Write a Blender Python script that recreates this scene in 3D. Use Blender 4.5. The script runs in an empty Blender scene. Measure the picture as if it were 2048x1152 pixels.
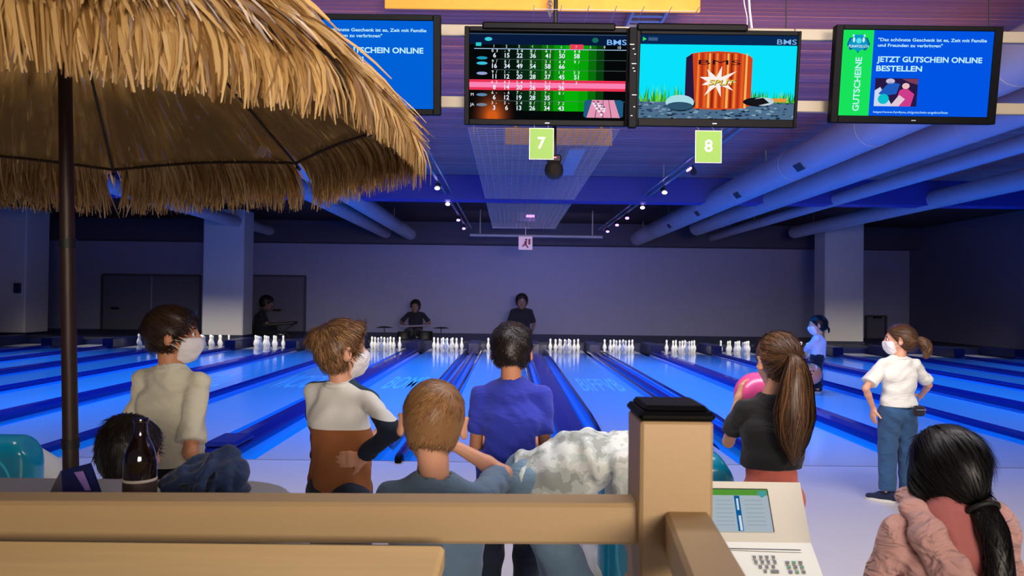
import bpy, math, random
import numpy as np
from mathutils import Vector, Matrix

S = bpy.context.scene
COL = S.collection

# ------------------------------------------------------------------ camera
CAM_H = 1.47
FPX = 1500.0
CAM_R = (Matrix.Rotation(-0.0027, 3, 'Z') @ Matrix.Rotation(math.radians(90) + 0.014, 3, 'X')
         @ Matrix.Rotation(0.012, 3, 'Z'))
CAM_P = Vector((0, 0, CAM_H))
cd = bpy.data.cameras.new('camera')
cd.sensor_width = 36.0
cd.lens = 36.0 * FPX / 2048.0
cd.clip_start = 0.05
cd.clip_end = 120
cd.dof.use_dof = True
cd.dof.focus_distance = 4.2
cd.dof.aperture_fstop = 7.0
cam = bpy.data.objects.new('camera', cd)
COL.objects.link(cam)
cam.matrix_world = Matrix.Translation(CAM_P) @ CAM_R.to_4x4()
S.camera = cam


def at(px, py, Y):
    """World point seen at photo pixel (px, py) at depth Y along the hall."""
    d = CAM_R @ Vector(((px - 1024) / FPX, -(py - 576) / FPX, -1.0))
    return CAM_P + d * (Y / d.y)


# ------------------------------------------------------------------ world, lights, exposure
def lin(c):
    c /= 255.0
    return c / 12.92 if c <= 0.04045 else ((c + 0.055) / 1.055) ** 2.4


def C(r, g, b):
    return (lin(r), lin(g), lin(b), 1.0)


W = bpy.data.worlds.new('dim_hall')
S.world = W
W.use_nodes = True
W.node_tree.nodes['Background'].inputs[0].default_value = (0.20, 0.17, 0.30, 1)
W.node_tree.nodes['Background'].inputs[1].default_value = 0.30

vs = S.view_settings
vs.view_transform = 'Standard'
vs.look = 'None'
vs.exposure = 0.0
vs.gamma = 1.0
vs.use_curve_mapping = False


def area(name, loc, tgt, sx, sy, col, w, spread=180):
    l = bpy.data.lights.new(name, 'AREA')
    l.shape = 'RECTANGLE'
    l.size, l.size_y = sx, sy
    l.color = col
    l.energy = w
    l.spread = math.radians(spread)
    o = bpy.data.objects.new(name, l)
    COL.objects.link(o)
    o.location = loc
    d = Vector(tgt) - Vector(loc)
    o.rotation_euler = d.to_track_quat('-Z', 'Y').to_euler()
    return o


# blue black-light tubes running along the hall above the lanes
for x, w_ in ((-10.6, 330), (-6.1, 480), (-1.5, 560), (3.1, 560), (7.6, 440), (12.2, 260)):
    area('lane_tube_light', (x, 13.2, 3.45), (x, 13.2, 0), 0.2, 11.0, (0.0, 0.19, 1.0), w_ * .84, 115)
# pin-deck lamps across the far end
area('pin_deck_light', (0, 20.3, 1.15), (0, 21.6, 0.1), 27.0, 0.12, (1.0, 0.93, 0.78), 130, 100)
# white ceiling lights over the approach and the players
area('approach_light', (0.3, 3.1, 3.95), (0.2, 5.0, 0.3), 8.0, 1.0, (0.98, 0.95, 1.0), 275)
# warm lamps of the bar area behind the photographer, plus an added ceiling fill
area('bar_light', (2.2, -6.0, 2.7), (0.0, 3.0, 1.8), 3.2, 1.4, (1.0, 0.84, 0.66), 310)
area('ceiling_fill_light', (1.6, -3.2, 2.2), (0.9, 9.0, 4.3), 3.0, 1.2, (1.0, 0.82, 0.76), 105, 50)  # uplight put in to brighten the ceiling and ducts, not a real fitting
# unseen wash light added to brighten the far wall
area('wall_wash_light', (0.8, 22.4, 3.25), (0.4, 27.0, 1.5), 4.2, 0.08, (0.36, 0.38, 1.0), 48)

# ------------------------------------------------------------------ helpers
RNG = np.random.default_rng(7)
RND = random.Random(11)


def tag(o, label=None, cat=None, group=None, kind=None):
    if label:
        o['label'] = label
    if cat:
        o['category'] = cat
    if group:
        o['group'] = group
    if kind:
        o['kind'] = kind
    return o


def empty(name, loc=(0, 0, 0), rot=(0, 0, 0), parent=None):
    o = bpy.data.objects.new(name, None)
    o.empty_display_size = 0.1
    COL.objects.link(o)
    o.location = loc
    o.rotation_euler = rot
    if parent:
        o.parent = parent
    return o


def link(name, me, parent=None, loc=None, rot=None):
    o = bpy.data.objects.new(name, me)
    COL.objects.link(o)
    if parent:
        o.parent = parent
    if loc is not None:
        o.location = loc
    if rot is not None:
        o.rotation_euler = rot
    return o


def mesh(name, verts, faces, mat, parent=None, smooth=False, loc=None, rot=None):
    me = bpy.data.meshes.new(name)
    if isinstance(verts, np.ndarray) and isinstance(faces, np.ndarray):
        nv, nf, k = len(verts), len(faces), faces.shape[1]
        me.vertices.add(nv)
        me.vertices.foreach_set('co', np.ascontiguousarray(verts, np.float32).ravel())
        me.loops.add(nf * k)
        me.loops.foreach_set('vertex_index', np.ascontiguousarray(faces, np.int32).ravel())
        me.polygons.add(nf)
        me.polygons.foreach_set('loop_start', np.arange(0, nf * k, k, dtype=np.int32))
        me.update(calc_edges=True)
        me.validate()
    else:
        me.from_pydata([tuple(v) for v in verts], [], [tuple(int(i) for i in f) for f in faces])
        me.update()
    if smooth:
        me.polygons.foreach_set('use_smooth', np.ones(len(me.polygons), dtype=bool))
    if mat is not None:
        for m in (mat if isinstance(mat, (list, tuple)) else [mat]):
            me.materials.append(m)
    return link(name, me, parent, loc, rot)


class MB:
    """collects shapes and links them as one mesh object"""

    def __init__(s):
        s.v, s.f = [], []

    def add(s, vs, fs):
        o = len(s.v)
        s.v += [tuple(v) for v in vs]
        s.f += [tuple(i + o for i in f) for f in fs]
        return s

    def box(s, c, d, rot=None, bev=0.0):
        x, y, z = d[0] / 2, d[1] / 2, d[2] / 2
        if bev <= 0:
            vs = [(a * x, b * y, e * z) for a in (-1, 1) for b in (-1, 1) for e in (-1, 1)]
            fs = [(0, 1, 3, 2), (4, 6, 7, 5), (0, 4, 5, 1), (2, 3, 7, 6), (0, 2, 6, 4), (1, 5, 7, 3)]
        else:
            b = min(bev, x * .95, y * .95, z * .95)
            vs, idx = [], {}
            for a in (-1, 1):
                for e in (-1, 1):
                    for g in (-1, 1):
                        for ax in range(3):
                            p = [a * (x - b), e * (y - b), g * (z - b)]
                            p[ax] = (a * x, e * y, g * z)[ax]
                            idx[(a, e, g, ax)] = len(vs)
                            vs.append(tuple(p))
            fs = []
            for sg in (-1, 1):
                q = [(sg, -1, -1), (sg, 1, -1), (sg, 1, 1), (sg, -1, 1)]
                for ax in range(3):
                    f = []
                    for t in q:
                        k = [0, 0, 0]
                        k[ax], k[(ax + 1) % 3], k[(ax + 2) % 3] = t
                        f.append(idx[(k[0], k[1], k[2], ax)])
                    fs.append(tuple(f if sg > 0 else f[::-1]))
            for ax in range(3):
                a1, a2 = (ax + 1) % 3, (ax + 2) % 3
                for s1 in (-1, 1):
                    for s2 in (-1, 1):
                        f = []
                        for e, m in ((-1, a1), (-1, a2), (1, a2), (1, a1)):
                            k = [0, 0, 0]
                            k[ax], k[a1], k[a2] = e, s1, s2
                            f.append(idx[(k[0], k[1], k[2], m)])
                        fs.append(tuple(f if s1 * s2 < 0 else f[::-1]))
            for a in (-1, 1):
                for e in (-1, 1):
                    for g in (-1, 1):
                        f = [idx[(a, e, g, k)] for k in range(3)]
                        fs.append(tuple(f if a * e * g > 0 else f[::-1]))
        if rot is not None:
            vs = [rot @ Vector(v) for v in vs]
        return s.add([(v[0] + c[0], v[1] + c[1], v[2] + c[2]) for v in vs], fs)

    def tube(s, pts, r, n=8, cap=True, flat=None):
        pts = [Vector(p) for p in pts]
        rs = r if isinstance(r, (list, tuple)) else [r] * len(pts)
        o = len(s.v)
        up = None
        for i, p in enumerate(pts):
            t = (pts[min(i + 1, len(pts) - 1)] - pts[max(i - 1, 0)]).normalized()
            if up is None:
                up = Vector((0, 0, 1)) if abs(t.z) < .9 else Vector((1, 0, 0))
            a = t.cross(up)
            if a.length < 1e-6:
                a = t.orthogonal()
            a.normalize()
            b = a.cross(t).normalized()
            up = b
            for k in range(n):
                w = 2 * math.pi * (k + .5) / n
                s.v.append(tuple(p + a * (math.cos(w) * rs[i]) + b * (math.sin(w) * rs[i] * (flat or 1))))
        for i in range(len(pts) - 1):
            for k in range(n):
                k2 = (k + 1) % n
                s.f.append((o + i * n + k, o + i * n + k2, o + (i + 1) * n + k2, o + (i + 1) * n + k))
        if cap:
            s.f.append(tuple(o + k for k in range(n))[::-1])
            s.f.append(tuple(o + (len(pts) - 1) * n + k for k in range(n)))
        return s

    def lathe(s, prof, n=24, c=(0, 0, 0)):
        o = len(s.v)
        for r, z in prof:
            for k in range(n):
                w = 2 * math.pi * k / n
                s.v.append((c[0] + r * math.cos(w), c[1] + r * math.sin(w), c[2] + z))
        for i in range(len(prof) - 1):
            for k in range(n):
                k2 = (k + 1) % n
                s.f.append((o + i * n + k, o + i * n + k2, o + (i + 1) * n + k2, o + (i + 1) * n + k))
        s.f.append(tuple(o + k for k in range(n))[::-1])
        s.f.append(tuple(o + (len(prof) - 1) * n + k for k in range(n)))
        return s

    def prism(s, poly, y0, y1):
        """polygon of (x, z) points extruded along y"""
        o, n = len(s.v), len(poly)
        s.v += [(x, y0, z) for x, z in poly] + [(x, y1, z) for x, z in poly]
        s.f.append(tuple(o + i for i in range(n)))
        s.f.append(tuple(o + n + i for i in range(n))[::-1])
        for i in range(n):
            j = (i + 1) % n
            s.f.append((o + j, o + i, o + n + i, o + n + j))
        return s

    def build(s, name, mat, parent=None, smooth=False, loc=None, rot=None):
        o = mesh(name, s.v, s.f, mat, parent, smooth, loc, rot)
        return o


def autosmooth(o, ang=40):
    me = o.data
    me.polygons.foreach_set('use_smooth', np.ones(len(me.polygons), dtype=bool))
    try:
        me.set_sharp_from_angle(angle=math.radians(ang))
    except Exception:
        pass
    return o


# ------------------------------------------------------------------ materials
def mat(name, col, rough=.5, metal=0., spec=.5, noise=0., nscale=8., bump=0., bscale=60., emit=None, es=1., coat=0.,
        alpha=1., stretch=None, trans=0., sheen=0.):
    m = bpy.data.materials.new(name)
    m.use_nodes = True
    nt = m.node_tree
    b = nt.nodes['Principled BSDF']
    b.inputs['Base Color'].default_value = col
    b.inputs['Roughness'].default_value = rough
    b.inputs['Metallic'].default_value = metal
    b.inputs['Specular IOR Level'].default_value = spec
    b.inputs['Coat Weight'].default_value = coat
    b.inputs['Coat Roughness'].default_value = .05
    b.inputs['Alpha'].default_value = alpha
    b.inputs['Transmission Weight'].default_value = trans
    b.inputs['Sheen Weight'].default_value = sheen
    if emit:
        b.inputs['Emission Color'].default_value = emit
        b.inputs['Emission Strength'].default_value = es
    if noise or bump:
        tc = nt.nodes.new('ShaderNodeTexCoord')
        mp = nt.nodes.new('ShaderNodeMapping')
        nt.links.new(tc.outputs['Object'], mp.inputs[0])
        if stretch:
            mp.inputs['Scale'].default_value = stretch
        if noise:
            n = nt.nodes.new('ShaderNodeTexNoise')
            n.inputs['Scale'].default_value = nscale
            n.inputs['Detail'].default_value = 5
            nt.links.new(mp.outputs[0], n.inputs[0])
            mx = nt.nodes.new('ShaderNodeMix')
            mx.data_type = 'RGBA'
            mx.inputs[6].default_value = tuple(c * (1 - noise) for c in col[:3]) + (1,)
            mx.inputs[7].default_value = tuple(min(1, c * (1 + noise)) for c in col[:3]) + (1,)
            nt.links.new(n.outputs[0], mx.inputs[0])
            nt.links.new(mx.outputs[2], b.inputs['Base Color'])
        if bump:
            n2 = nt.nodes.new('ShaderNodeTexNoise')
            n2.inputs['Scale'].default_value = bscale
            n2.inputs['Detail'].default_value = 4
            nt.links.new(mp.outputs[0], n2.inputs[0])
            bp = nt.nodes.new('ShaderNodeBump')
            bp.inputs['Strength'].default_value = bump
            bp.inputs['Distance'].default_value = .01
            nt.links.new(n2.outputs[0], bp.inputs['Height'])
            nt.links.new(bp.outputs[0], b.inputs['Normal'])
    return m


def cloth(name, col, noise=.04, nscale=12, rough=.9, wr=.36, scale=7.):
    """fabric: fine weave plus soft wrinkles"""
    m = mat(name, col, rough, noise=noise, nscale=nscale, bump=.2, bscale=380, sheen=.15)
    nt = m.node_tree
    b = nt.nodes['Principled BSDF']
    tc = nt.nodes.new('ShaderNodeTexCoord')
    mp = nt.nodes.new('ShaderNodeMapping')
    mp.inputs['Rotation'].default_value = (.5, .3, .4)
    mp.inputs['Scale'].default_value = (1.0, 1.0, 1.9)
    nt.links.new(tc.outputs['Object'], mp.inputs[0])
    n = nt.nodes.new('ShaderNodeTexNoise')
    n.inputs['Scale'].default_value = scale
    n.inputs['Detail'].default_value = 2.5
    n.inputs['Distortion'].default_value = 1.2
    nt.links.new(mp.outputs[0], n.inputs[0])
    bp = nt.nodes.new('ShaderNodeBump')
    bp.inputs['Strength'].default_value = wr
    bp.inputs['Distance'].default_value = .045
    nt.links.new(n.outputs[0], bp.inputs['Height'])
    old = b.inputs['Normal'].links[0].from_node
    nt.links.new(bp.outputs[0], old.inputs['Normal'])
    return m


def island_mat(name, c0, c1, rough=.5, spec=.4, c2=None, trans=False):
    """colour varies from strand to strand"""
    m = bpy.data.materials.new(name)
    m.use_nodes = True
    nt = m.node_tree
    b = nt.nodes['Principled BSDF']
    g = nt.nodes.new('ShaderNodeNewGeometry')
    r = nt.nodes.new('ShaderNodeValToRGB')
    r.color_ramp.elements[0].color = c0
    r.color_ramp.elements[1].color = c1
    if c2:
        e = r.color_ramp.elements.new(.5)
        e.color = c2
    nt.links.new(g.outputs['Random Per Island'], r.inputs[0])
    nt.links.new(r.outputs[0], b.inputs['Base Color'])
    b.inputs['Roughness'].default_value = rough
    b.inputs['Specular IOR Level'].default_value = spec
    if trans:
        t = nt.nodes.new('ShaderNodeBsdfTranslucent')
        nt.links.new(r.outputs[0], t.inputs[0])
        mx = nt.nodes.new('ShaderNodeMixShader')
        mx.inputs[0].default_value = .35
        nt.links.new(b.outputs[0], mx.inputs[1])
        nt.links.new(t.outputs[0], mx.inputs[2])
        nt.links.new(mx.outputs[0], nt.nodes['Material Output'].inputs[0])
    return m


EM = {}


def emi(r, g, b, k=1.0):
    key = (r, g, b, k)
    if key not in EM:
        m = bpy.data.materials.new('screen_colour')
        m.use_nodes = True
        nt = m.node_tree
        nt.nodes.remove(nt.nodes['Principled BSDF'])
        e = nt.nodes.new('ShaderNodeEmission')
        e.inputs[0].default_value = C(r, g, b)
        e.inputs[1].default_value = k
        nt.links.new(e.outputs[0], nt.nodes['Material Output'].inputs[0])
        EM[key] = m
    return EM[key]


def planks_mat(name, c0, c1, period, axis='Y'):
    """boards told apart by tone, with fine grain"""
    m = mat(name, c0, .6, bump=.25, bscale=40, stretch=(.3, 6, 1))
    nt = m.node_tree
    b = nt.nodes['Principled BSDF']
    g = nt.nodes.new('ShaderNodeNewGeometry')
    r = nt.nodes.new('ShaderNodeValToRGB')
    r.color_ramp.elements[0].color = c0
    r.color_ramp.elements[1].color = c1
    nt.links.new(g.outputs['Random Per Island'], r.inputs[0])
    nt.links.new(r.outputs[0], b.inputs['Base Color'])
    return m


M = dict(
    approach=mat('approach_floor', C(206, 204, 206), .32, noise=.03, nscale=3, spec=.4),
    lane=mat('lane_surface', C(205, 205, 212), .12, noise=.02, nscale=2, spec=.5, stretch=(6, .3, 1)),
    gutter=mat('gutter_plastic', C(12, 150, 215), .25, spec=.6),
    divider=mat('divider_plastic', C(18, 36, 120), .18, spec=.7),
    bumper=mat('bumper_rail', C(30, 36, 90), .08, spec=.9, coat=.6),
    seam=mat('foul_line', C(120, 120, 135), .4),
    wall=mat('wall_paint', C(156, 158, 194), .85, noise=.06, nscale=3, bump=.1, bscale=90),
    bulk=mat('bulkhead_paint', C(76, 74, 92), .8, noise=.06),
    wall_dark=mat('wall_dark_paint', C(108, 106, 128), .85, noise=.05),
    pillar=mat('pillar_paint', C(200, 195, 195), .8, noise=.04),
    ceil=mat('ceiling_dark', C(60, 42, 46), .8),
    plank=planks_mat('ceiling_boards', C(168, 98, 96), C(200, 124, 118), .09),
    beam=mat('beam_blue', C(24, 50, 150), .5),
    pit=mat('pit_cover', C(24, 28, 60), .5),
    kick=mat('kickback_panel', C(26, 34, 84), .3),
    pin=mat('pin_white', C(245, 243, 232), .2, spec=.6),
    pinred=mat('pin_band', C(190, 40, 40), .3),
    duct=mat('duct_metal', C(176, 172, 186), .45, metal=.15, noise=.08, nscale=2, bump=.05, bscale=20),
    grille=mat('grille_dark', C(40, 42, 60), .6),
    steel=mat('steel_grey', C(150, 152, 160), .4, metal=.5),
    alu=mat('rail_cream', C(136, 126, 104), .45, noise=.04),
    black=mat('black_plastic', C(3, 3, 4), .5, spec=.08),
    blackm=mat('black_matt', C(10, 10, 12), .6),
    wire=mat('wire_grey', C(190, 186, 196), .5, metal=.2),
    ply=mat('plywood_panel', C(228, 156, 48), .5, noise=.14, nscale=5, stretch=(1, 6, 1), bump=.05),
    green=mat('sign_green', C(88, 128, 18), .5, emit=C(140, 188, 40), es=.12),
    signwhite=mat('sign_white', C(235, 235, 230), .5, emit=C(245, 245, 240), es=.2),
    cream=mat('cream_paint', C(184, 156, 112), .5, noise=.04, nscale=6, bump=.06, bscale=70),
    wood=mat('table_wood', C(244, 204, 136), .45, noise=.14, nscale=4, stretch=(1, 9, 2), bump=.06),
    tabletop=mat('table_laminate', C(176, 174, 164), .35, noise=.05, nscale=30),
    teal=mat('ball_return_teal', C(8, 150, 186), .2, spec=.6, coat=.3),
    shell=mat('ball_return_white', C(214, 220, 206), .35),
    console=mat('console_beige', C(206, 200, 178), .5, noise=.02, bump=.04, bscale=200),
    keypad=mat('keypad_white', C(232, 236, 222), .45),
    glass=mat('bottle_brown', C(24, 12, 6), .06, spec=.8, coat=.5),
    paper=mat('label_paper', C(210, 200, 190), .6),
    denim=cloth('denim_blue', C(26, 48, 90), 0.3, 90, wr=.4, scale=12),
    jeans=cloth('jeans_dark', C(28, 40, 62), 0.25, 70),
    jeansmid=cloth('jeans_mid', C(44, 82, 122), 0.3, 14),
    jeanslight=cloth('jeans_light', C(116, 148, 172), 0.25, 14),
    skin=mat('skin', C(222, 164, 132), .5, noise=.05, nscale=12),
    skin2=mat('skin_tan', C(206, 142, 104), .5, noise=.05, nscale=12),
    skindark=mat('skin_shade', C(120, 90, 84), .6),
    maskm=mat('face_mask', C(236, 234, 236), .8, bump=.2, bscale=120),
    eyewhite=mat('eye_white', C(235, 232, 228), .2),
    eyedark=mat('eye_iris', C(30, 20, 14), .1),
    blackshirt=cloth('cloth_black', C(20, 20, 24), 0.04, 12),
    beige=cloth('cloth_beige', C(224, 222, 200), 0.04, 12),
    white=cloth('cloth_white', C(232, 232, 222), 0.04, 12),
    blue=cloth('cloth_blue', C(48, 62, 186), 0.04, 12),
    slate=cloth('cloth_slate', C(104, 132, 158), 0.08, 20),
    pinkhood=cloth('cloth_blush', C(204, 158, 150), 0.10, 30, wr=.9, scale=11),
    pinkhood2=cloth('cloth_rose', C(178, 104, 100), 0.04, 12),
    coral=cloth('cloth_coral', C(218, 116, 100), 0.12, 26),
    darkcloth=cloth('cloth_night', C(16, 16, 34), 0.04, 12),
    greycloth=cloth('cloth_grey_white', C(225, 222, 235), 0.04, 12),
    navy=cloth('cloth_navy', C(18, 30, 62), 0.04, 12),
    sole=mat('shoe_sole', C(226, 224, 214), .7),
    red=mat('band_red', C(190, 30, 40), .5),
)
# ------------------------------------------------------------------ structure: floor, lanes, walls, ceiling
FOUL = 6.74
LANE_END = 21.7
GUT_END = 20.4
NARROW, WIDE, LW = 0.49, 0.71, 1.05
X_MIN, X_MAX = -17.5, 14.4


def struct(o):
    o['kind'] = 'structure'
    return o


def strip(prof, ys, name, m, parent):
    """profile of (x, z) points swept along y"""
    v, f = [], []
    n = len(prof)
    for y in ys:
        v += [(x, y, z) for x, z in prof]
    for i in range(len(ys) - 1):
        for k in range(n - 1):
            f.append((i * n + k, i * n + k + 1, (i + 1) * n + k + 1, (i + 1) * n + k))
    return autosmooth(mesh(name, v, f, m, parent), 50)


floor = struct(MB().box(((X_MIN + X_MAX) / 2, (FOUL - 4) / 2 - .0, -.05), (X_MAX - X_MIN, FOUL + 4, .1)).build('floor', M['approach']))
MB().box(((X_MIN + X_MAX) / 2, (FOUL + 27.2) / 2, -.2), (X_MAX - X_MIN, 27.2 - FOUL, .1)).build('floor_slab', M['pit'], floor)
MB().box(((X_MIN + X_MAX) / 2, FOUL + .004, .0015), (X_MAX - X_MIN, .012, .003)).build('foul_line', M['seam'], floor)

lanes = []      # (name of lane, x0, x1)
groups = []     # (x0, x1, wide)
x = -.727 - NARROW - 3.30 * 5
k = 0
while x < X_MAX - 1.5:
    for wide in (False, True):
        w = WIDE if wide else NARROW
        if x > X_MIN:
            groups.append((x, x + w, wide))
        x += w
        if x > X_MIN and x + LW < X_MAX:
            lanes.append((x, x + LW))
        x += LW

for x0, x1 in lanes:
    MB().box(((x0 + x1) / 2, (FOUL + .01 + LANE_END) / 2, -.035), (x1 - x0, LANE_END - FOUL - .01, .07)).build('bowling_lane', M['lane'], floor)
for x0, x1, wide in groups:
    gw = .205
    pr = []
    for i in range(9):
        t = i / 8 * math.pi
        pr.append((x0 + gw / 2 - gw / 2 * math.cos(t), -.085 * math.sin(t) - .002))
    g = strip(pr, (FOUL, 10, 15, GUT_END), 'gutter', M['gutter'], floor)
    dx = (x1 - gw) - x0
    link('gutter', g.data, floor, loc=(dx, 0, 0))
    a, b = x0 + gw, x1 - gw
    pr = [(a, -.01), (a, .05), (a + .014, .07), ((a + b) / 2, .08), (b - .014, .07), (b, .05), (b, -.01)]
    MB().prism(pr[::-1], FOUL, 20.3).build('divider', M['divider'], floor)
# raised bumper rails beside the two middle lanes
for x0, x1, wide in groups:
    if -1.5 < x0 < 2.4:
        for xx in ((x0 + .03), (x1 - .03)):
            pts = [(xx, 7.6, -.03), (xx, 8.4, .03), (xx, 9.2, .06), (xx, 20.2, .06)]
            autosmooth(MB().tube(pts, .026, 8).build('bumper_rail', M['bumper'], floor))
# small sensor blocks at the ends of the dividers
for x0, x1, wide in groups:
    if -5 < x0 < 6:
        xm = (x0 + x1) / 2 + (0 if not wide else -.1)
        MB().box((xm, FOUL - .05, .03), (.06, .10, .06), bev=.012).build('foul_sensor', M['black'], floor)
        if wide:
            MB().box(((x0 + x1) / 2, FOUL + .35, .10), (.30, .5, .06), bev=.025).build('ball_track_cover', M['divider'], floor)

# end of the lanes: kickback panels, pit cover
for x0, x1, wide in groups:
    MB().box(((x0 + x1) / 2, 21.1, .1), (min(x1 - x0, .5) - .2, 1.5, .30), bev=.01).build('kickback_panel', M['kick'], floor)
MB().box(((X_MIN + X_MAX) / 2, 24.5, .02), (X_MAX - X_MIN, 4.9, .36)).build('pit_cover', M['pit'], floor)
MB().box(((X_MIN + X_MAX) / 2, 22.0, -.02), (X_MAX - X_MIN, .06, .3)).build('pit_cushion', M['kick'], floor)

wall_far = struct(MB().box(((X_MIN + X_MAX) / 2, 27.15, 1.9), (X_MAX - X_MIN, .3, 4.5)).build('wall_far', M['wall']))
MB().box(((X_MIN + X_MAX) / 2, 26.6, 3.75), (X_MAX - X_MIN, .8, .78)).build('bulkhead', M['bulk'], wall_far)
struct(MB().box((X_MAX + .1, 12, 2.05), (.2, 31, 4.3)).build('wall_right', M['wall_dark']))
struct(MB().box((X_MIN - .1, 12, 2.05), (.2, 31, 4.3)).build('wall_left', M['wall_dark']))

CZ = 4.1
ceil = struct(MB().box(((X_MIN + X_MAX) / 2, 12, CZ + .12), (X_MAX - X_MIN, 31, .2)).build('ceiling', M['ceil']))
mb = MB()
y = 3.2
while y < 16.0:
    mb.box(((X_MIN + X_MAX) / 2, y, CZ + .012 + RND.uniform(-.002, .002)), (X_MAX - X_MIN, .084, .024))
    y += .093
tag(mb.build('ceiling_boards', M['plank'], ceil), kind='stuff')
struct(MB().box(((X_MIN + X_MAX) / 2, 16.3, CZ - .24), (X_MAX - X_MIN, .5, .56)).build('trim_1', M['beam']))

# pillars
def pillar(px0, px1, Y, label, name='pillar'):
    a, b = at(px0, 600, Y), at(px1, 600, Y)
    w = b.x - a.x
    e = empty(name, ((a.x + b.x) / 2, Y + w * .35, -.15))
    MB().box((0, 0, 2.1), (w, w * .7, 4.2), bev=.03).build('shaft', M['pillar'], e)
    MB().box((0, 0, .28), (w + .06, w * .7 + .06, .3), bev=.02).build('plinth', M['pit'], e)
    return tag(e, label, 'pillar')

pillar(1650, 1728, 23.0, 'wide pale concrete pillar on the right, beyond the child in white')
pillar(404, 486, 22.4, 'wide pale concrete pillar behind the boy in the beige shirt')
pil = pillar(-60, 50, 22.4, 'pale pillar at the far left edge under the straw parasol')
MB().box((.62, -.62, 1.75), (.16, .14, .3), bev=.01).build('switch_box', M['navy'], pil)

# doors in the far wall, left
def door(n, px0, px1, py0, leaves):
    a, b = at(px0, 600, 26.95), at(px1, 600, 26.95)
    top = at(px0, py0, 26.95).z
    e = struct(empty('door_%d' % n, ((a.x + b.x) / 2, 26.98, 0)))
    w = b.x - a.x
    for i in range(leaves):
        lw = w / leaves
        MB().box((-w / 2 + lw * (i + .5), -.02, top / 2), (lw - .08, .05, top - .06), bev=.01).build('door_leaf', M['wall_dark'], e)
    for sx in (-1, 1):
        MB().box((sx * w / 2, -.03, top / 2), (.07, .08, top), bev=.005).build('door_frame', M['bulk'], e)
    MB().box((0, -.03, top), (w, .08, .07), bev=.005).build('door_frame', M['bulk'], e)
    MB().box((w * .04 - (w * .4 if leaves > 1 else 0), -.08, .95), (.3, .04, .08), bev=.01).build('door_handle', M['blackm'], e)

door(1, 204, 400, 549, 2)
door(2, 490, 610, 551, 1)
door(3, 1732, 1772, 632, 1)

# ------------------------------------------------------------------ pins
prof = [(.026, 0), (.03, .01), (.052, .08), (.0605, .115), (.052, .17), (.03, .225), (.0235, .255), (.028, .295), (.0325, .33), (.026, .362), (.010, .378)]
prof = [(r, z * .92) for r, z in prof]
pinmesh = MB().lathe(prof, 10).build('bowling_pin', M['pin'])
autosmooth(pinmesh)
first = True
for li, (x0, x1) in enumerate(lanes):
    xc = (x0 + x1) / 2
    if not -11.5 < xc < 9.5:
        continue
    n = int(round((xc + .2) / 1.65))
    if n == 0:
        where = 'on the deck of the lane marked seven'
    elif n == 1:
        where = 'on the deck of the lane marked eight'
    elif n < 0:
        where = 'on the %s deck left of lane 7' % ('first second third fourth fifth sixth seventh'.split()[-n - 1])
    else:
        where = 'on the %s deck right of lane 8' % ('first second third fourth fifth sixth seventh'.split()[n - 2])
    for row in range(4):
        for j in range(row + 1):
            o = pinmesh if first else pinmesh.copy()
            if not first:
                COL.objects.link(o)
            first = False
            o.location = (xc + (j - row / 2) * .262, 20.55 + row * .25, .0)
            spot = (('front pin',), ('left pin of the second row', 'right pin of the second row'),
                    ('left pin of the third row', 'middle pin of the third row', 'right pin of the third row'),
                    ('outer left pin of the back row', 'inner left pin of the back row', 'inner right pin of the back row', 'outer right pin of the back row'))[row][j]
            tag(o, 'white ' + spot + ' ' + where, 'bowling pin', 'pins ' + where)

# ------------------------------------------------------------------ ceiling services
def duct(name, X, Z, r, y0, y1, label, cat='duct', grilles=()):
    e = empty(name, (X, y0, Z))
    ys = np.linspace(0, y1 - y0, 14)
    autosmooth(MB().tube([(0, t, 0) for t in ys], r, 20).build('pipe', M['duct'], e))
    t = 1.4
    while t < y1 - y0:
        autosmooth(MB().tube([(0, t, 0), (0, t + .05, 0)], r * 1.014, 20).build('flange', M['duct'], e))
        t += 2.6
    for gy in grilles:
        sx = -1 if X > 0 else 1
        n = Vector((sx * .75, 0, -.66))
        b = MB()
        rot = n.to_track_quat('Z', 'Y').to_matrix()
        b.box(n * r * .99, (.26, .12, .03), rot)
        b.build('grille', M['grille'], e).location.y = gy
    t = 2.5
    mb = MB()
    while t < y1 - y0 - 1:
        mb.box((0, t, (CZ - Z) / 2), (.02, .03, CZ - Z))
        t += 4
    mb.build('hanger', M['steel'], e)
    return tag(e, label, cat)

duct('ventilation_duct', 4.42, 3.62, .25, 2.5, 26.1, 'large round lilac duct on the right with dark grilles, nearest the middle', grilles=(8.5, 11.5, 14.5, 17.5))
duct('ventilation_duct', 5.62, 3.66, .22, 2.5, 22.6, 'second large round duct on the right, ending in a cap')
duct('ventilation_pipe', 7.0, 3.68, .13, 3.0, 26.1, 'thinner grey pipe between the large ducts and the right wall', 'pipe')
duct('ventilation_pipe', 9.1, 3.70, .19, 4.0, 24.0, 'grey pipe leading over the right-hand pillar', 'pipe')
duct('ventilation_duct', -3.42, 3.62, .20, 3.5, 25.5, 'round duct on the left nearest the middle, below the straw parasol tip')
duct('ventilation_duct', -4.25, 3.66, .19, 3.5, 25.5, 'round duct further left, running beside its twin')
duct('ventilation_pipe', -8.2, 3.68, .17, 6.0, 25.5, 'grey pipe leading over the left-hand pillar', 'pipe')
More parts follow.
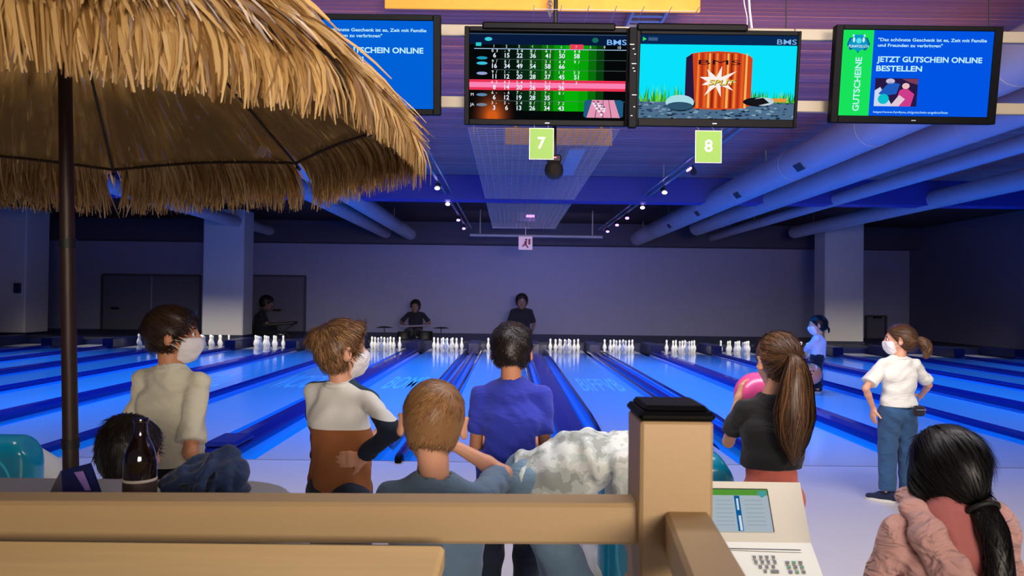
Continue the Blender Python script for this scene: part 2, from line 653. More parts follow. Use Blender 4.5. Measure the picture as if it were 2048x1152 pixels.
for o in (1,):
    e = empty('sprinkler_pipe', (0, 22.2, 0))
    a, b = at(940, 470, 22.2), at(1205, 474, 22.2)
    MB().tube([(a.x, 0, a.z), (b.x, 0, b.z)], .045, 8).build('bar', M['wire'], e)
    for xx in (a.x + .3, b.x - .3):
        MB().box((xx, 0, (a.z + CZ) / 2), (.03, .03, CZ - a.z)).build('hanger', M['steel'], e)
    tag(e, 'thin white bar hanging below the ceiling near the far wall', 'bar')

# cable ladders
def ladder(X, Z, y0, y1, w, label):
    e = empty('cable_tray', (X, y0, Z))
    for sx in (-1, 1):
        MB().box((sx * w / 2, (y1 - y0) / 2, 0), (.025, y1 - y0, .06)).build('side_rail', M['wire'], e)
    t, me = .08, None
    while t < y1 - y0:
        if me is None:
            o = MB().box((0, 0, -.01), (w, .05, .014)).build('rung', M['wire'], e, loc=(0, t, 0))
            me = o.data
        else:
            link('rung', me, e, loc=(0, t, 0))
        t += .13
    tag(e, label, 'cable tray')

ladder(1.21, 4.04, 6.38, 10.2, .30, 'grey cable ladder on the ceiling above the scoreboards')
ladder(-2.12, 4.04, 3.8, 8.5, .30, 'grey cable ladder on the ceiling above the left advert screen')
a = at(1142, 312, 13.2)
e = empty('cable_duct', (a.x, 11.9, 3.86))
MB().box((0, 1.2, 0), (.26, 2.4, .05), bev=.01).build('channel', M['wire'], e)
MB().box((0, 1.2, .12), (.05, .05, .2)).build('hanger', M['steel'], e)
tag(e, 'pale lilac cable channel behind the black camera', 'cable channel')

# wire mesh hung below the ceiling
e = empty('wire_mesh', (0, 9.4, 3.60))
mb = MB()
for i in range(18):
    xx = -.55 + 1.9 * i / 17
    mb.box((xx, 6.7, 0), (.006, 13.4, .006))
t = 0
while t < 13.4:
    mb.box((.4, t, .006), (1.9, .006, .006))
    t += .105
tag(mb.build('mesh_wires', M['wire'], e), kind='stuff')
mb = MB()
for i in range(7):                       # open, widely spaced wires running on above the scoreboards
    mb.box((.15 + 1.2 * i / 6, -2.0, 0), (.004, 4.0, .004))
for i in range(8):
    mb.box((.75, -3.9 + i * .5, .005), (1.2, .004, .004))
tag(mb.build('open_wires', M['steel'], e), kind='stuff')
for yy in (.4, 5.2, 10.4):
    for xx in (-.5, 1.3):
        MB().box((xx, yy, .25), (.008, .008, .5)).build('hanger', M['steel'], e)
tag(e, 'wide wire mesh hanging below the ceiling along the hall', 'wire mesh')

# plywood boards hung upright under the ceiling
def ply(px0, px1, py0, py1, Y, label, top=None):
    a, b = at(px0, py0, Y), at(px1, py1, Y)
    z1 = top or a.z
    e = empty('plywood_panel', ((a.x + b.x) / 2, Y, (z1 + b.z) / 2))
    w, h = b.x - a.x, z1 - b.z
    MB().box((0, 0, 0), (w, .03, h), bev=.006).build('board', M['ply'], e)
    for sx in (-1, 1):
        MB().box((sx * w * .4, .03, (CZ - e.location.z - h * .4) / 2), (.04, .03, CZ - e.location.z + h * .4)).build('batten', M['ply'], e)
    tag(e, label, 'panel')
    return e

ply(770, 1400, -20, 26, 6.3, 'long yellow plywood panel at the top of the picture above the scoreboards', 4.06)
a = at(1100, 12, 6.2)
mb = MB()
for kk in range(5):
    mb.tube([(a.x + .02 * math.cos(t) * (1 if kk % 2 else .4), 6.2 + .02 * math.cos(t) * (.4 if kk % 2 else 1), a.z + .05 - kk * .03 + .022 * math.sin(t)) for t in np.linspace(0, 6.28, 11)], .005, 5)
mb.tube([(a.x, 6.2, a.z + .06), (a.x, 6.2, CZ)], .004, 5)
tag(mb.build('chain', M['steel']), 'short steel chain hanging before the yellow plywood panel', 'chain')
ply(1010, 1224, 255, 292, 10.8, 'orange plywood panel above the wire mesh, behind the hanging sign')
ply(1034, 1071, 424, 443, 21.2, 'small orange plywood panel far back above the exit sign')

# light tracks with violet lamps
M['uv'] = mat('lamp_violet', C(180, 120, 255), .3, emit=C(190, 120, 255), es=6)
M['uvw'] = mat('lamp_white_violet', C(220, 200, 255), .3, emit=C(225, 200, 255), es=9)


def track(X, Z, y0, y1, ys, sx, label):
    e = empty('light_track', (X, y0, Z))
    MB().box((0, (y1 - y0) / 2, .03), (.05, y1 - y0, .05)).build('rail', M['steel'], e)
    MB().box((sx * .14, (y1 - y0) / 2, .03), (.03, y1 - y0, .03)).build('rail', M['steel'], e)
    for yy in (1.0, 5.0, 9.0):
        MB().box((0, yy, (CZ - Z) / 2 + .04), (.02, .02, CZ - Z)).build('hanger', M['steel'], e)
    for i, yy in enumerate(ys):
        la = empty('lamp', (0, yy - y0, -.04), parent=e)
        autosmooth(MB().tube([(0, .14, -.02), (0, .0, -.09)], .055, 10).build('housing', M['blackm'], la))
        MB().box((0, .05, .02), (.02, .03, .12)).build('bracket', M['blackm'], la)
        if i == 0:
            MB().box((sx * .08, -.02, -.05), (.03, .26, .035), bev=.008).build('tube', M['uv'], la)
        else:
            autosmooth(MB().lathe([(.01, -.03), (.04, -.02), (.05, 0), (.04, .02), (.01, .03)], 10, (0, -.02, -.1)).build('bulb', M['uvw'] if i < 3 else M['uv'], la))
    tag(e, label, 'light track')

track(-1.4, 3.68, 7.5, 24, (9.3, 14.2, 16.6, 20.0, 22.4), 1, 'black ceiling light track with violet lamps, left of the wire mesh')
track(2.95, 3.68, 9.5, 24, (12.1, 14.4, 16.8, 19.0, 20.8, 22.8), -1, 'black ceiling light track with violet lamps, right of the sign 8')
# ------------------------------------------------------------------ flat lettering
def text_mesh(s, size, align='LEFT', bold=0.0, shear=0.0, sx=1.0):
    cu = bpy.data.curves.new('lettering', 'FONT')
    cu.body = s
    cu.size = size
    cu.align_x = align
    cu.offset = bold * size
    cu.shear = shear
    cu.resolution_u = 3
    o = bpy.data.objects.new('lettering', cu)
    COL.objects.link(o)
    dg = bpy.context.evaluated_depsgraph_get()
    me = o.evaluated_get(dg).to_mesh()
    v = [(p.co.x * sx, p.co.y) for p in me.vertices]
    f = [tuple(p.vertices) for p in me.polygons]
    bpy.data.objects.remove(o)
    bpy.data.curves.remove(cu)
    return v, f


class Face:
    """flat print on a panel facing -y; u right and v down run 0..1 across (w, h)"""

    def __init__(s, parent, w, h, y):
        s.p, s.w, s.h, s.y = parent, w, h, y
        s.acc = {}

    def P(s, u, v, layer):
        return ((u - .5) * s.w, s.y - .0006 * layer, (.5 - v) * s.h)

    def put(s, name, m, layer, verts, faces):
        key = (name, m.name, layer)
        if key not in s.acc:
            s.acc[key] = (MB(), m)
        s.acc[key][0].add(verts, faces)

    def poly(s, uv, m, layer, name='graphic'):
        s.put(name, m, layer, [s.P(u, v, layer) for u, v in uv], [tuple(range(len(uv)))[::-1]])

    def rect(s, u0, v0, u1, v1, m, layer, name='graphic'):
        s.poly([(u0, v0), (u1, v0), (u1, v1), (u0, v1)], m, layer, name)

    def disc(s, u, v, ru, rv, m, layer, n=20, name='graphic', a0=0, a1=2 * math.pi):
        s.poly([(u + ru * math.cos(a0 + (a1 - a0) * i / n), v + rv * math.sin(a0 + (a1 - a0) * i / n)) for i in range(n + (a1 - a0 < 6))], m, layer, name)

    def text(s, t, u, v, size, m, layer, align='LEFT', bold=.0, shear=0, width=None, rot=0, name='lettering'):
        """u, v = baseline start; size = cap height share of the panel height; width = wanted width share"""
        vs, fs = text_mesh(t, 1.0, 'LEFT', bold, shear)
        if not vs:
            return
        xs = [a for a, b in vs]
        k = size * s.h / .70
        x0, x1 = min(xs), max(xs)
        kx = k
        if width:
            kx = width * s.w / (x1 - x0) if not rot else width * s.h / (x1 - x0)
        off = {'LEFT': x0, 'CENTER': (x0 + x1) / 2, 'RIGHT': x1}[align]
        bx, by, bz = s.P(u, v, layer)
        out = []
        for a, b in vs:
            X, Z = (a - off) * kx, b * k
            if rot:
                X, Z = -Z, X
            out.append((bx + X, by, bz + Z))
        s.put(name, m, layer, out, fs)

    def done(s):
        for (name, mn, layer), (mb, m) in s.acc.items():
            tag(mb.build(name, m, s.p), kind='stuff')


# ------------------------------------------------------------------ screens
def tv(px0, py0, px1, py1, Y, tilt, label, thin=.012, bezel=(.035, .045, .035, .06), rotz=0.0):
    a, b = at(px0, py0, Y), at(px1, py1, Y)
    w, h = b.x - a.x, (a.z - b.z)
    e = empty('television', ((a.x + b.x) / 2, Y, (a.z + b.z) / 2), (math.radians(tilt), 0, rotz))
    MB().box((0, .035, 0), (w, .05, h), bev=.008).build('housing', M['black'], e)
    MB().box((0, .09, 0), (w * .55, .07, h * .6), bev=.02).build('back_cover', M['blackm'], e)
    l, t, r, bt = bezel
    iw, ih = w - (l + r) * w, h - (t + bt) * h
    cx, cz = (l - r) / 2 * w, (bt - t) / 2 * h
    mb = MB()
    mb.box((-w / 2 + l * w / 2, .004, 0), (l * w, .024, h), bev=.004)
    mb.box((w / 2 - r * w / 2, .004, 0), (r * w, .024, h), bev=.004)
    mb.box((cx, .004, h / 2 - t * h / 2), (iw, .024, t * h), bev=.004)
    mb.box((cx, .004, -h / 2 + bt * h / 2), (iw, .024, bt * h), bev=.004)
    mb.build('bezel', M['black'], e)
    MB().box((0, -.009, -h / 2 + bt * h * .4), (.03, .004, .006)).build('logo_plate', M['steel'], e)
    MB().box((0, .14, .0), (.12, .03, .2)).build('mount', M['alu'], e)
    sc = mesh('screen', [(cx - iw / 2, .004, cz - ih / 2), (cx + iw / 2, .004, cz - ih / 2), (cx + iw / 2, .004, cz + ih / 2), (cx - iw / 2, .004, cz + ih / 2)], [(0, 1, 2, 3)], emi(4, 5, 10), e)
    holder = sc
    F = Face(holder, iw, ih, .0035)
    # offset of the print
    F.P = lambda u, v, layer: ((u - .5) * iw + cx, .0035 - .0006 * layer, (.5 - v) * ih + cz)
    tag(e, label, 'screen')
    return e, F


WHT = emi(232, 240, 255)


def advert(F, left):
    BL = emi(0, 84, 226) if not left else emi(0, 96, 214)
    GR = emi(24, 226, 92) if not left else emi(40, 214, 66)
    T = emi(190, 240, 250)
    F.rect(0, 0, 1, 1, BL, 0)
    F.rect(0, 0, .205, 1, GR, 1)
    em, ed = emi(14, 150, 200), emi(8, 98, 150)
    # emblem: winged shield with pins and ball above, pointed below
    F.poly([(.045, .09), (.165, .09), (.185, .17), (.155, .24), (.125, .215), (.105, .27), (.085, .215), (.05, .235), (.03, .17)], ed, 2)
    F.poly([(.055, .10), (.155, .10), (.17, .165), (.145, .215), (.105, .25), (.065, .215), (.04, .165)], em, 3)
    F.poly([(.07, .055), (.145, .055), (.135, .13), (.08, .13)], em, 3)
    F.disc(.107, .125, .018, .032, emi(90, 224, 235), 4)
    for u in (.07, .142):
        F.disc(u, .065, .006, .014, emi(205, 240, 245), 4)
        F.disc(u + (.004 if u < .1 else -.004), .115, .008, .03, emi(205, 240, 245), 4)
    F.text('FUN4YOU.CH', .107, .205, .032, emi(215, 245, 250), 5, 'CENTER', .012, .2, width=.135)
    F.text('GUTSCHEINE', .135, .945, .075, T, 2, 'LEFT', .02, width=.63, rot=1)
    F.text('"Das schönste Geschenk ist es, Zeit mit Familie', .235, .125, .036, T, 2, 'LEFT', .02, width=.72)
    F.text('und Freunden zu verbringen"', .235, .19, .036, T, 2, 'LEFT', .02, width=.43)
    F.text('JETZT GUTSCHEIN ONLINE', .235, .365, .062, T, 2, 'LEFT', .028, width=.70)
    F.text('BESTELLEN', .235, .472, .062, T, 2, 'LEFT', .028, width=.305)
    F.text('https://www.fun4you.ch/gutschein-angebot/liste', .235, .965, .026, T, 2, 'LEFT', .006, width=.50)
    # small photograph: players round a turquoise ball
    F.rect(.235, .555, .52, .885, emi(40, 24, 70), 2)
    F.poly([(.235, .885), (.235, .70), (.27, .66), (.33, .80), (.36, .885)], emi(206, 214, 240), 3)
    F.poly([(.26, .74), (.33, .60), (.40, .62), (.38, .74), (.30, .76)], emi(30, 90, 190), 4)
    F.disc(.335, .59, .03, .03, emi(200, 190, 220), 4)
    F.poly([(.37, .885), (.40, .70), (.44, .66), (.50, .74), (.48, .885)], emi(206, 60, 140), 4)
    F.disc(.44, .645, .025, .035, emi(236, 190, 190), 5)
    F.poly([(.34, .885), (.40, .75), (.44, .80), (.40, .885)], emi(226, 200, 214), 5)
    F.poly([(.41, .56), (.52, .56), (.52, .63), (.46, .60)], emi(120, 60, 90), 3)
    F.disc(.295, .80, .037, .06, emi(10, 190, 206), 6)
    F.done()


# mounting frame behind the screens
e = empty('mounting_frame', (0, 5.30, 0))
for zz in (66, 209):
    a, b = at(560, zz - 3, 5.30), at(2100, zz + 8, 5.30)
    L = b.x - a.x
    for i in range(3):
        MB().box((a.x + L / 3 * (i + .5), 0, (a.z + b.z) / 2 + .005), (L / 3 - .004, .04, .08), bev=.004).build('rail_length', M['alu'], e)
zl = at(1024, 215, 5.3).z
for xx in (-1.5, 1.95, 3.4):
    MB().tube([(xx, .024, zl), (xx, .024, CZ)], .005, 6).build('hanger', M['blackm'], e)
tag(e, 'cream mounting frame of two long rails behind the four screens', 'frame')

e, F = tv(553, 30, 880, 228, 5.1, 8, 'advert screen half hidden by the straw parasol', bezel=(.035, .06, .045, .06))
advert(F, True)
e, F = tv(1667, 53, 1998, 247, 5.1, 8, 'advert screen at the top right with blue and green voucher advert', bezel=(.045, .05, .05, .075))
advert(F, False)

# scoreboard of lane 7
e, F = tv(930, 56, 1262, 251, 5.1, 8, 'scoreboard screen above the sign 7 with green and red score table', bezel=(.03, .05, .035, .06))
MB().box((.0, .0, .33), (.9, .05, .05), bev=.01).build('top_lip', M['black'], e)
D = emi(4, 8, 8)
F.rect(0, 0, 1, 1, D, 0)
F.rect(0, .03, 1, .145, emi(8, 26, 60), 1)
F.rect(0, .02, 1, .03, emi(60, 80, 110), 1)
cols = [(.20, (6, 20, 14)), (.30, (8, 40, 20)), (.38, (10, 70, 16)), (.46, (10, 110, 10)), (.54, (8, 150, 8)), (.61, (6, 176, 8)), (.70, (8, 160, 8)), (.76, (8, 110, 12)), (.81, (6, 62, 14)), (.86, (6, 24, 12))]
for i in range(len(cols) - 1):
    F.rect(cols[i][0], .145, cols[i + 1][0], .90, emi(*cols[i][1]), 1)
for i in range(30):
    t = i / 29
    ru, rv = .16 * (1 - t) + .03 * t, .40 * (1 - t) + .06 * t
    F.poly([(max(.15 + ru * math.cos(w_), 0), min(.97 + rv * math.sin(w_), 1)) for w_ in np.linspace(0, 2 * math.pi, 24, endpoint=False)], emi(int(8 + 200 * t ** 1.5), int(8 + 84 * t ** 1.6), int(8 + 20 * t)), 1.6 + .03 * i)
F.rect(0, .545, 1, .665, emi(232, 50, 84), 3)
F.rect(0, .575, 1, .635, emi(250, 130, 180), 3.4)
F.rect(.64, .135, .725, .195, emi(236, 60, 90), 3)
F.rect(.03, .19, 1, .198, emi(170, 200, 240), 3)
for v in (.31, .43, .785):
    F.rect(.16, v, 1, v + .004, emi(90, 110, 110), 3)
F.text('BMS', 1.0, .135, .06, emi(130, 190, 255), 4, 'RIGHT', .006, width=.125)
F.disc(.80, .085, .02, .03, emi(20, 110, 90), 3)
F.disc(.12, .085, .024, .022, emi(60, 200, 220), 3)
F.rect(.04, .125, .075, .165, emi(40, 200, 200), 3)
colx = [.155, .235, .315, .40, .495, .585, .68, .77, .86, .955]
TW, TG = emi(225, 240, 235), emi(150, 225, 150)
for i, u in enumerate(colx):
    F.text(str(i + 1), u, .18, .032, TG if 2 < i < 8 else TW, 4, 'CENTER', .0)
rows = [
    (.232, ['0 3', '- 9', '3 4', '8 /', '4 1', '6 3', '4 4'], .292, ['6', '15', '22', '36', '41', '50', '58']),
    (.352, ['9 /', '6 /', '8 /', '5 -', '3 1', '4 4', '9 /'], .412, ['16', '34', '49', '54', '58', '66', '']),
    (.472, ['9 /', '1 -', '8 -', '8 -', '8 1', '1 7', '3 3'], .532, ['11', '12', '20', '28', '37', '45', '51']),
    (.590, ['6 2', '4 2', '2 4', '6 -', '3 1', '- 6', '3'], .655, ['8', '14', '20', '26', '30', '36', '']),
    (.710, ['6 -', '- 6', '7 -', '7 2', '7 -', '8 /', ''], .772, ['6', '12', '19', '28', '35', '', '']),
    (.828, ['3 -', '3 -', '3 4', '8 /', '3 5', '7 2', ''], .892, ['3', '6', '13', '26', '34', '43', '']),
]
for v1, sm, v2, big in rows:
    for i in range(7):
        if sm[i]:
            F.text(sm[i].replace(' ', '  '), colx[i] + .005, v1, .034, TW, 4, 'CENTER', .006)
        if big[i]:
            F.text(big[i], colx[i] + .005, v2, .050, WHT, 4, 'CENTER', .02)
F.text('76', colx[6], .412, .035, emi(30, 130, 30), 4, 'CENTER')
F.text('45', colx[5], .772, .035, emi(30, 130, 30), 4, 'CENTER')
F.text('M', .01, .735, .035, WHT, 4)
F.text('JA', .005, .85, .035, WHT, 4)
for v, c in ((.72, (90, 130, 170)), (.835, (110, 130, 150)), (.30, (30, 150, 180)), (.36, (60, 190, 220)), (.475, (150, 160, 210))):
    F.disc(.08, v, .035, .018, emi(*c), 3)
# pin camera picture
F.poly([(.74, .78), (.76, .765), (.97, .765), (.99, .78), (.99, .955), (.97, .97), (.75, .97), (.735, .955)], emi(30, 90, 130), 5)
F.poly([(.79, .765), (.93, .765), (.97, .97), (.755, .97)], emi(226, 150, 180), 6)
for u0, u1 in ((.825, .81), (.86, .86), (.895, .915)):
    F.poly([(u0 - .002, .765), (u0 + .002, .765), (u1 + .003, .97), (u1 - .003, .97)], emi(120, 70, 100), 7)
for u, v in ((.80, .80), (.83, .80), (.81, .825), (.835, .825), (.85, .83), (.82, .855), (.85, .855), (.868, .86), (.835, .885), (.865, .885), (.85, .925)):
    F.disc(u, v + .008, .009, .016, emi(240, 225, 240), 8, 10)
    F.disc(u, v - .012, .005, .010, emi(60, 30, 60), 8, 8)
F.done()

# right scoreboard of lane 8, cartoon
e, F = tv(1268, 62, 1597, 254, 5.1, 8, 'scoreboard screen above the sign 8 with a wooden barrel cartoon', bezel=(.035, .05, .02, .085))
MB().box((-.18, .0, .335), (.75, .05, .05), bev=.01).build('top_lip', M['black'], e)
F.rect(0, 0, 1, 1, emi(8, 225, 250), 0)
F.rect(0, .0, 1, .115, emi(8, 40, 84), 1)
F.text('BMS', .995, .10, .06, emi(130, 180, 230), 2, 'RIGHT', .006, width=.125)
F.poly([(.015, .03), (.04, .055), (.015, .08)], emi(60, 220, 90), 2)
F.rect(.05, .035, .11, .075, emi(60, 90, 130), 2)
F.rect(0, .77, 1, 1, emi(78, 110, 140), 1)
for i in range(160):
    u, v = RND.random(), .78 + .22 * RND.random()
    r = .006 + .012 * RND.random()
    F.disc(u, v, r, r * .7, emi(*RND.choice([(40, 66, 96), (130, 160, 180), (20, 36, 60)])), 1.5, 6)
for side in (0, 1):
    for i in range(70):
        u = RND.uniform(0, .27) if side == 0 else RND.uniform(.72, 1)
        h = RND.uniform(.06, .22) * (1 if side == 0 else .75)
        d = RND.uniform(-.02, .02)
        F.poly([(u - .006, .80), (u + d, .80 - h), (u + .006, .80)], emi(*RND.choice([(50, 190, 50), (20, 130, 50), (120, 220, 70)])), 2)
# barrel
pr = [(.30, .27), (.33, .22), (.40, .20), (.50, .19), (.62, .20), (.70, .24), (.72, .27), (.72, .84), (.62, .88), (.50, .89), (.36, .88), (.30, .84)]
F.poly(pr, emi(206, 70, 30), 3)
F.poly([(.295, .27), (.335, .22), (.36, .86), (.295, .84)], emi(40, 24, 60), 3.5)
us = np.linspace(.37, .70, 15)
for i, u in enumerate(us[:-1]):
    c = [(240, 130, 50), (180, 50, 24), (226, 96, 36), (250, 180, 90), (150, 36, 20)][i % 5]
    F.poly([(u, .215), (u + .012, .215), (u + .014, .87), (u - .002, .87)], emi(*c), 4)
F.text('BMS', .51, .35, .055, emi(30, 14, 30), 6, 'CENTER', .0, width=.27)
st = []
for i in range(18):
    t = 2 * math.pi * i / 18
    r = (1, .42)[i % 2] * (.72, .95, .8, .62, .9)[i % 5]
    st.append((.50 + .17 * r * math.cos(t), .55 + .21 * r * math.sin(t)))
F.poly(st, emi(250, 240, 235), 5)
F.text('SPLIT', .53, .59, .06, emi(240, 206, 60), 8, 'CENTER', .012, .2, width=.17)
F.text('SPLIT', .533, .595, .06, emi(60, 40, 20), 7, 'CENTER', .03, .2, width=.175)
F.disc(.27, .82, .095, .095, emi(14, 30, 46), 4.5)
F.disc(.265, .805, .092, .09, emi(170, 220, 230), 5)
F.disc(.265, .85, .085, .05, emi(46, 84, 110), 5.5)
F.disc(.77, .79, .10, .055, emi(16, 18, 24), 5)
F.disc(.80, .785, .07, .05, emi(190, 210, 220), 5.5)
F.poly([(.69, .77), (.80, .74), (.84, .80), (.75, .84)], emi(20, 20, 26), 6)
F.rect(.82, .745, .95, .79, emi(230, 150, 60), 4)
F.done()

# speaker bar between the scoreboards, with small lights
e = empty('control_strip', at(1265, 156, 5.03))
MB().box((0, 0, 0), (.055, .04, .68), bev=.006).build('panel', M['black'], e)
for i, zz in enumerate((.22, .19, .155, .09, .06, .04, -.12, -.2, -.26)):
    MB().box((RND.uniform(-.012, .012), -.021, zz), (.012 if i % 3 else .03, .004, .005)).build('mark', M['steel'], e)
tag(e, 'black strip with small white marks between the two scoreboards', 'panel')

# cable over the right scoreboard
a = at(1497, 0, 5.2)
cab = empty('power_cable', (a.x, 5.2, a.z))
MB().tube([(0, 0, .3), (.0, 0, .05), (.01, 0, -.08), (.025, 0, -.2)], .008, 6).build('cable', M['wire'], cab)
MB().tube([(-.02 + .012 * math.sin(t * 9), .012 * math.cos(t * 9), .3 - t * .5) for t in np.linspace(0, 1, 40)], .004, 5).build('coil', M['wire'], cab)
tag(cab, 'white twisted cable hanging above the right scoreboard', 'cable')

# lane number signs
for num, (x0, y0, x1, y1), lab in (('7', (1060, 257, 1106, 318), 'green sign with white number hanging under the score table screen'), ('8', (1392, 262, 1442, 325), 'green sign with white number hanging under the barrel cartoon screen')):
    a, b = at(x0, y0, 5.05), at(x1, y1, 5.05)
    e = empty('number_sign', ((a.x + b.x) / 2, 5.05, (a.z + b.z) / 2))
    w, h = b.x - a.x, a.z - b.z
    MB().box((0, .004, 0), (w + .008, .006, h + .008)).build('backing', M['wire'], e)
    MB().box((0, 0, 0), (w, .006, h)).build('panel', M['green'], e)
    F = Face(e, w, h, -.0036)
    F.text(num, .5, .66, .38, M['signwhite'], 1, 'CENTER', .012)
    F.done()
    for sx in (-1, 1):
        MB().tube([(sx * w * .3, .008, h / 2 - .01), (sx * w * .3, .04, h / 2 + .01), (sx * w * .3, .105, h / 2 + .05)], .003, 5).build('hook', M['steel'], e)
    tag(e, lab, 'sign')

# black ceiling camera
a = at(1108, 340, 5.9)
e = empty('ceiling_camera', a)
autosmooth(MB().lathe([(.01, -.075), (.045, -.065), (.07, -.035), (.075, 0), (.066, .04), (.04, .065), (.01, .075)], 20).build('dome', M['blackm'], e))
MB().box((0, 0, .085), (.11, .10, .06), bev=.012).build('mount_head', M['blackm'], e)
autosmooth(MB().tube([(0, -.06, -.01), (0, -.083, -.014)], .035, 14).build('lens_ring', M['black'], e))
MB().box((0, -.052, .09), (.03, .004, .008)).build('status_light', mat('red_led', C(255, 50, 90), emit=C(255, 60, 110), es=4), e)
MB().tube([(0, 0, .1), (0, .02, CZ - a.z)], .018, 8).build('stem', M['blackm'], e)
tag(e, 'black dome camera with a red light below the sign 7', 'camera')

# emergency exit picture sign
a = at(1051, 486, 20.0)
e = empty('exit_sign', a)
w, h = .37, .36
MB().box((0, .02, 0), (w, .05, h), bev=.01).build('box', mat('exit_sign_face', C(225, 190, 200), .5, emit=C(225, 180, 195), es=.35), e)
F = Face(e, w, h, -.0062)
rm, dm = mat('exit_print', C(180, 60, 80), .6), mat('exit_print_dark', C(90, 50, 80), .6)
F.disc(.55, .26, .08, .08, dm, 1, 12)
F.poly([(.42, .34), (.62, .36), (.58, .6), (.74, .84), (.62, .86), (.48, .66), (.3, .8), (.24, .72), (.4, .56)], rm, 1)
F.rect(.70, .2, .85, .62, rm, 1)
F.done()
MB().box((0, .02, .3), (.02, .02, .3)).build('hanger', M['steel'], e)
MB().box((.12, .0, .72), (.22, .06, .07), bev=.01).build('lamp', M['uv'], e)
tag(e, 'small pinkish square exit sign hanging far back', 'sign')

# faint reflections of lettering, painted on the lanes as pale flat letters
lm = mat('lane_reflection', C(240, 246, 252), .2)
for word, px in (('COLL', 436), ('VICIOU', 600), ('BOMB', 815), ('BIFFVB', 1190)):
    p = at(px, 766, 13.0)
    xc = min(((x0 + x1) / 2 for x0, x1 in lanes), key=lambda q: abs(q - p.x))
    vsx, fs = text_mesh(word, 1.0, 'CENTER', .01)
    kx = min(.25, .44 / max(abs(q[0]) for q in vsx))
    mesh('reflected_lettering', [(q[0] * kx, q[1] * 2.6, 0) for q in vsx], fs, lm, floor, loc=(xc, 12.1, .0012))
# ------------------------------------------------------------------ implicit surfaces for bodies and cloth
def V3(*a):
    return np.array(a, float)


def nrm(a):
    a = np.asarray(a, float)
    return a / (np.linalg.norm(a) + 1e-12)


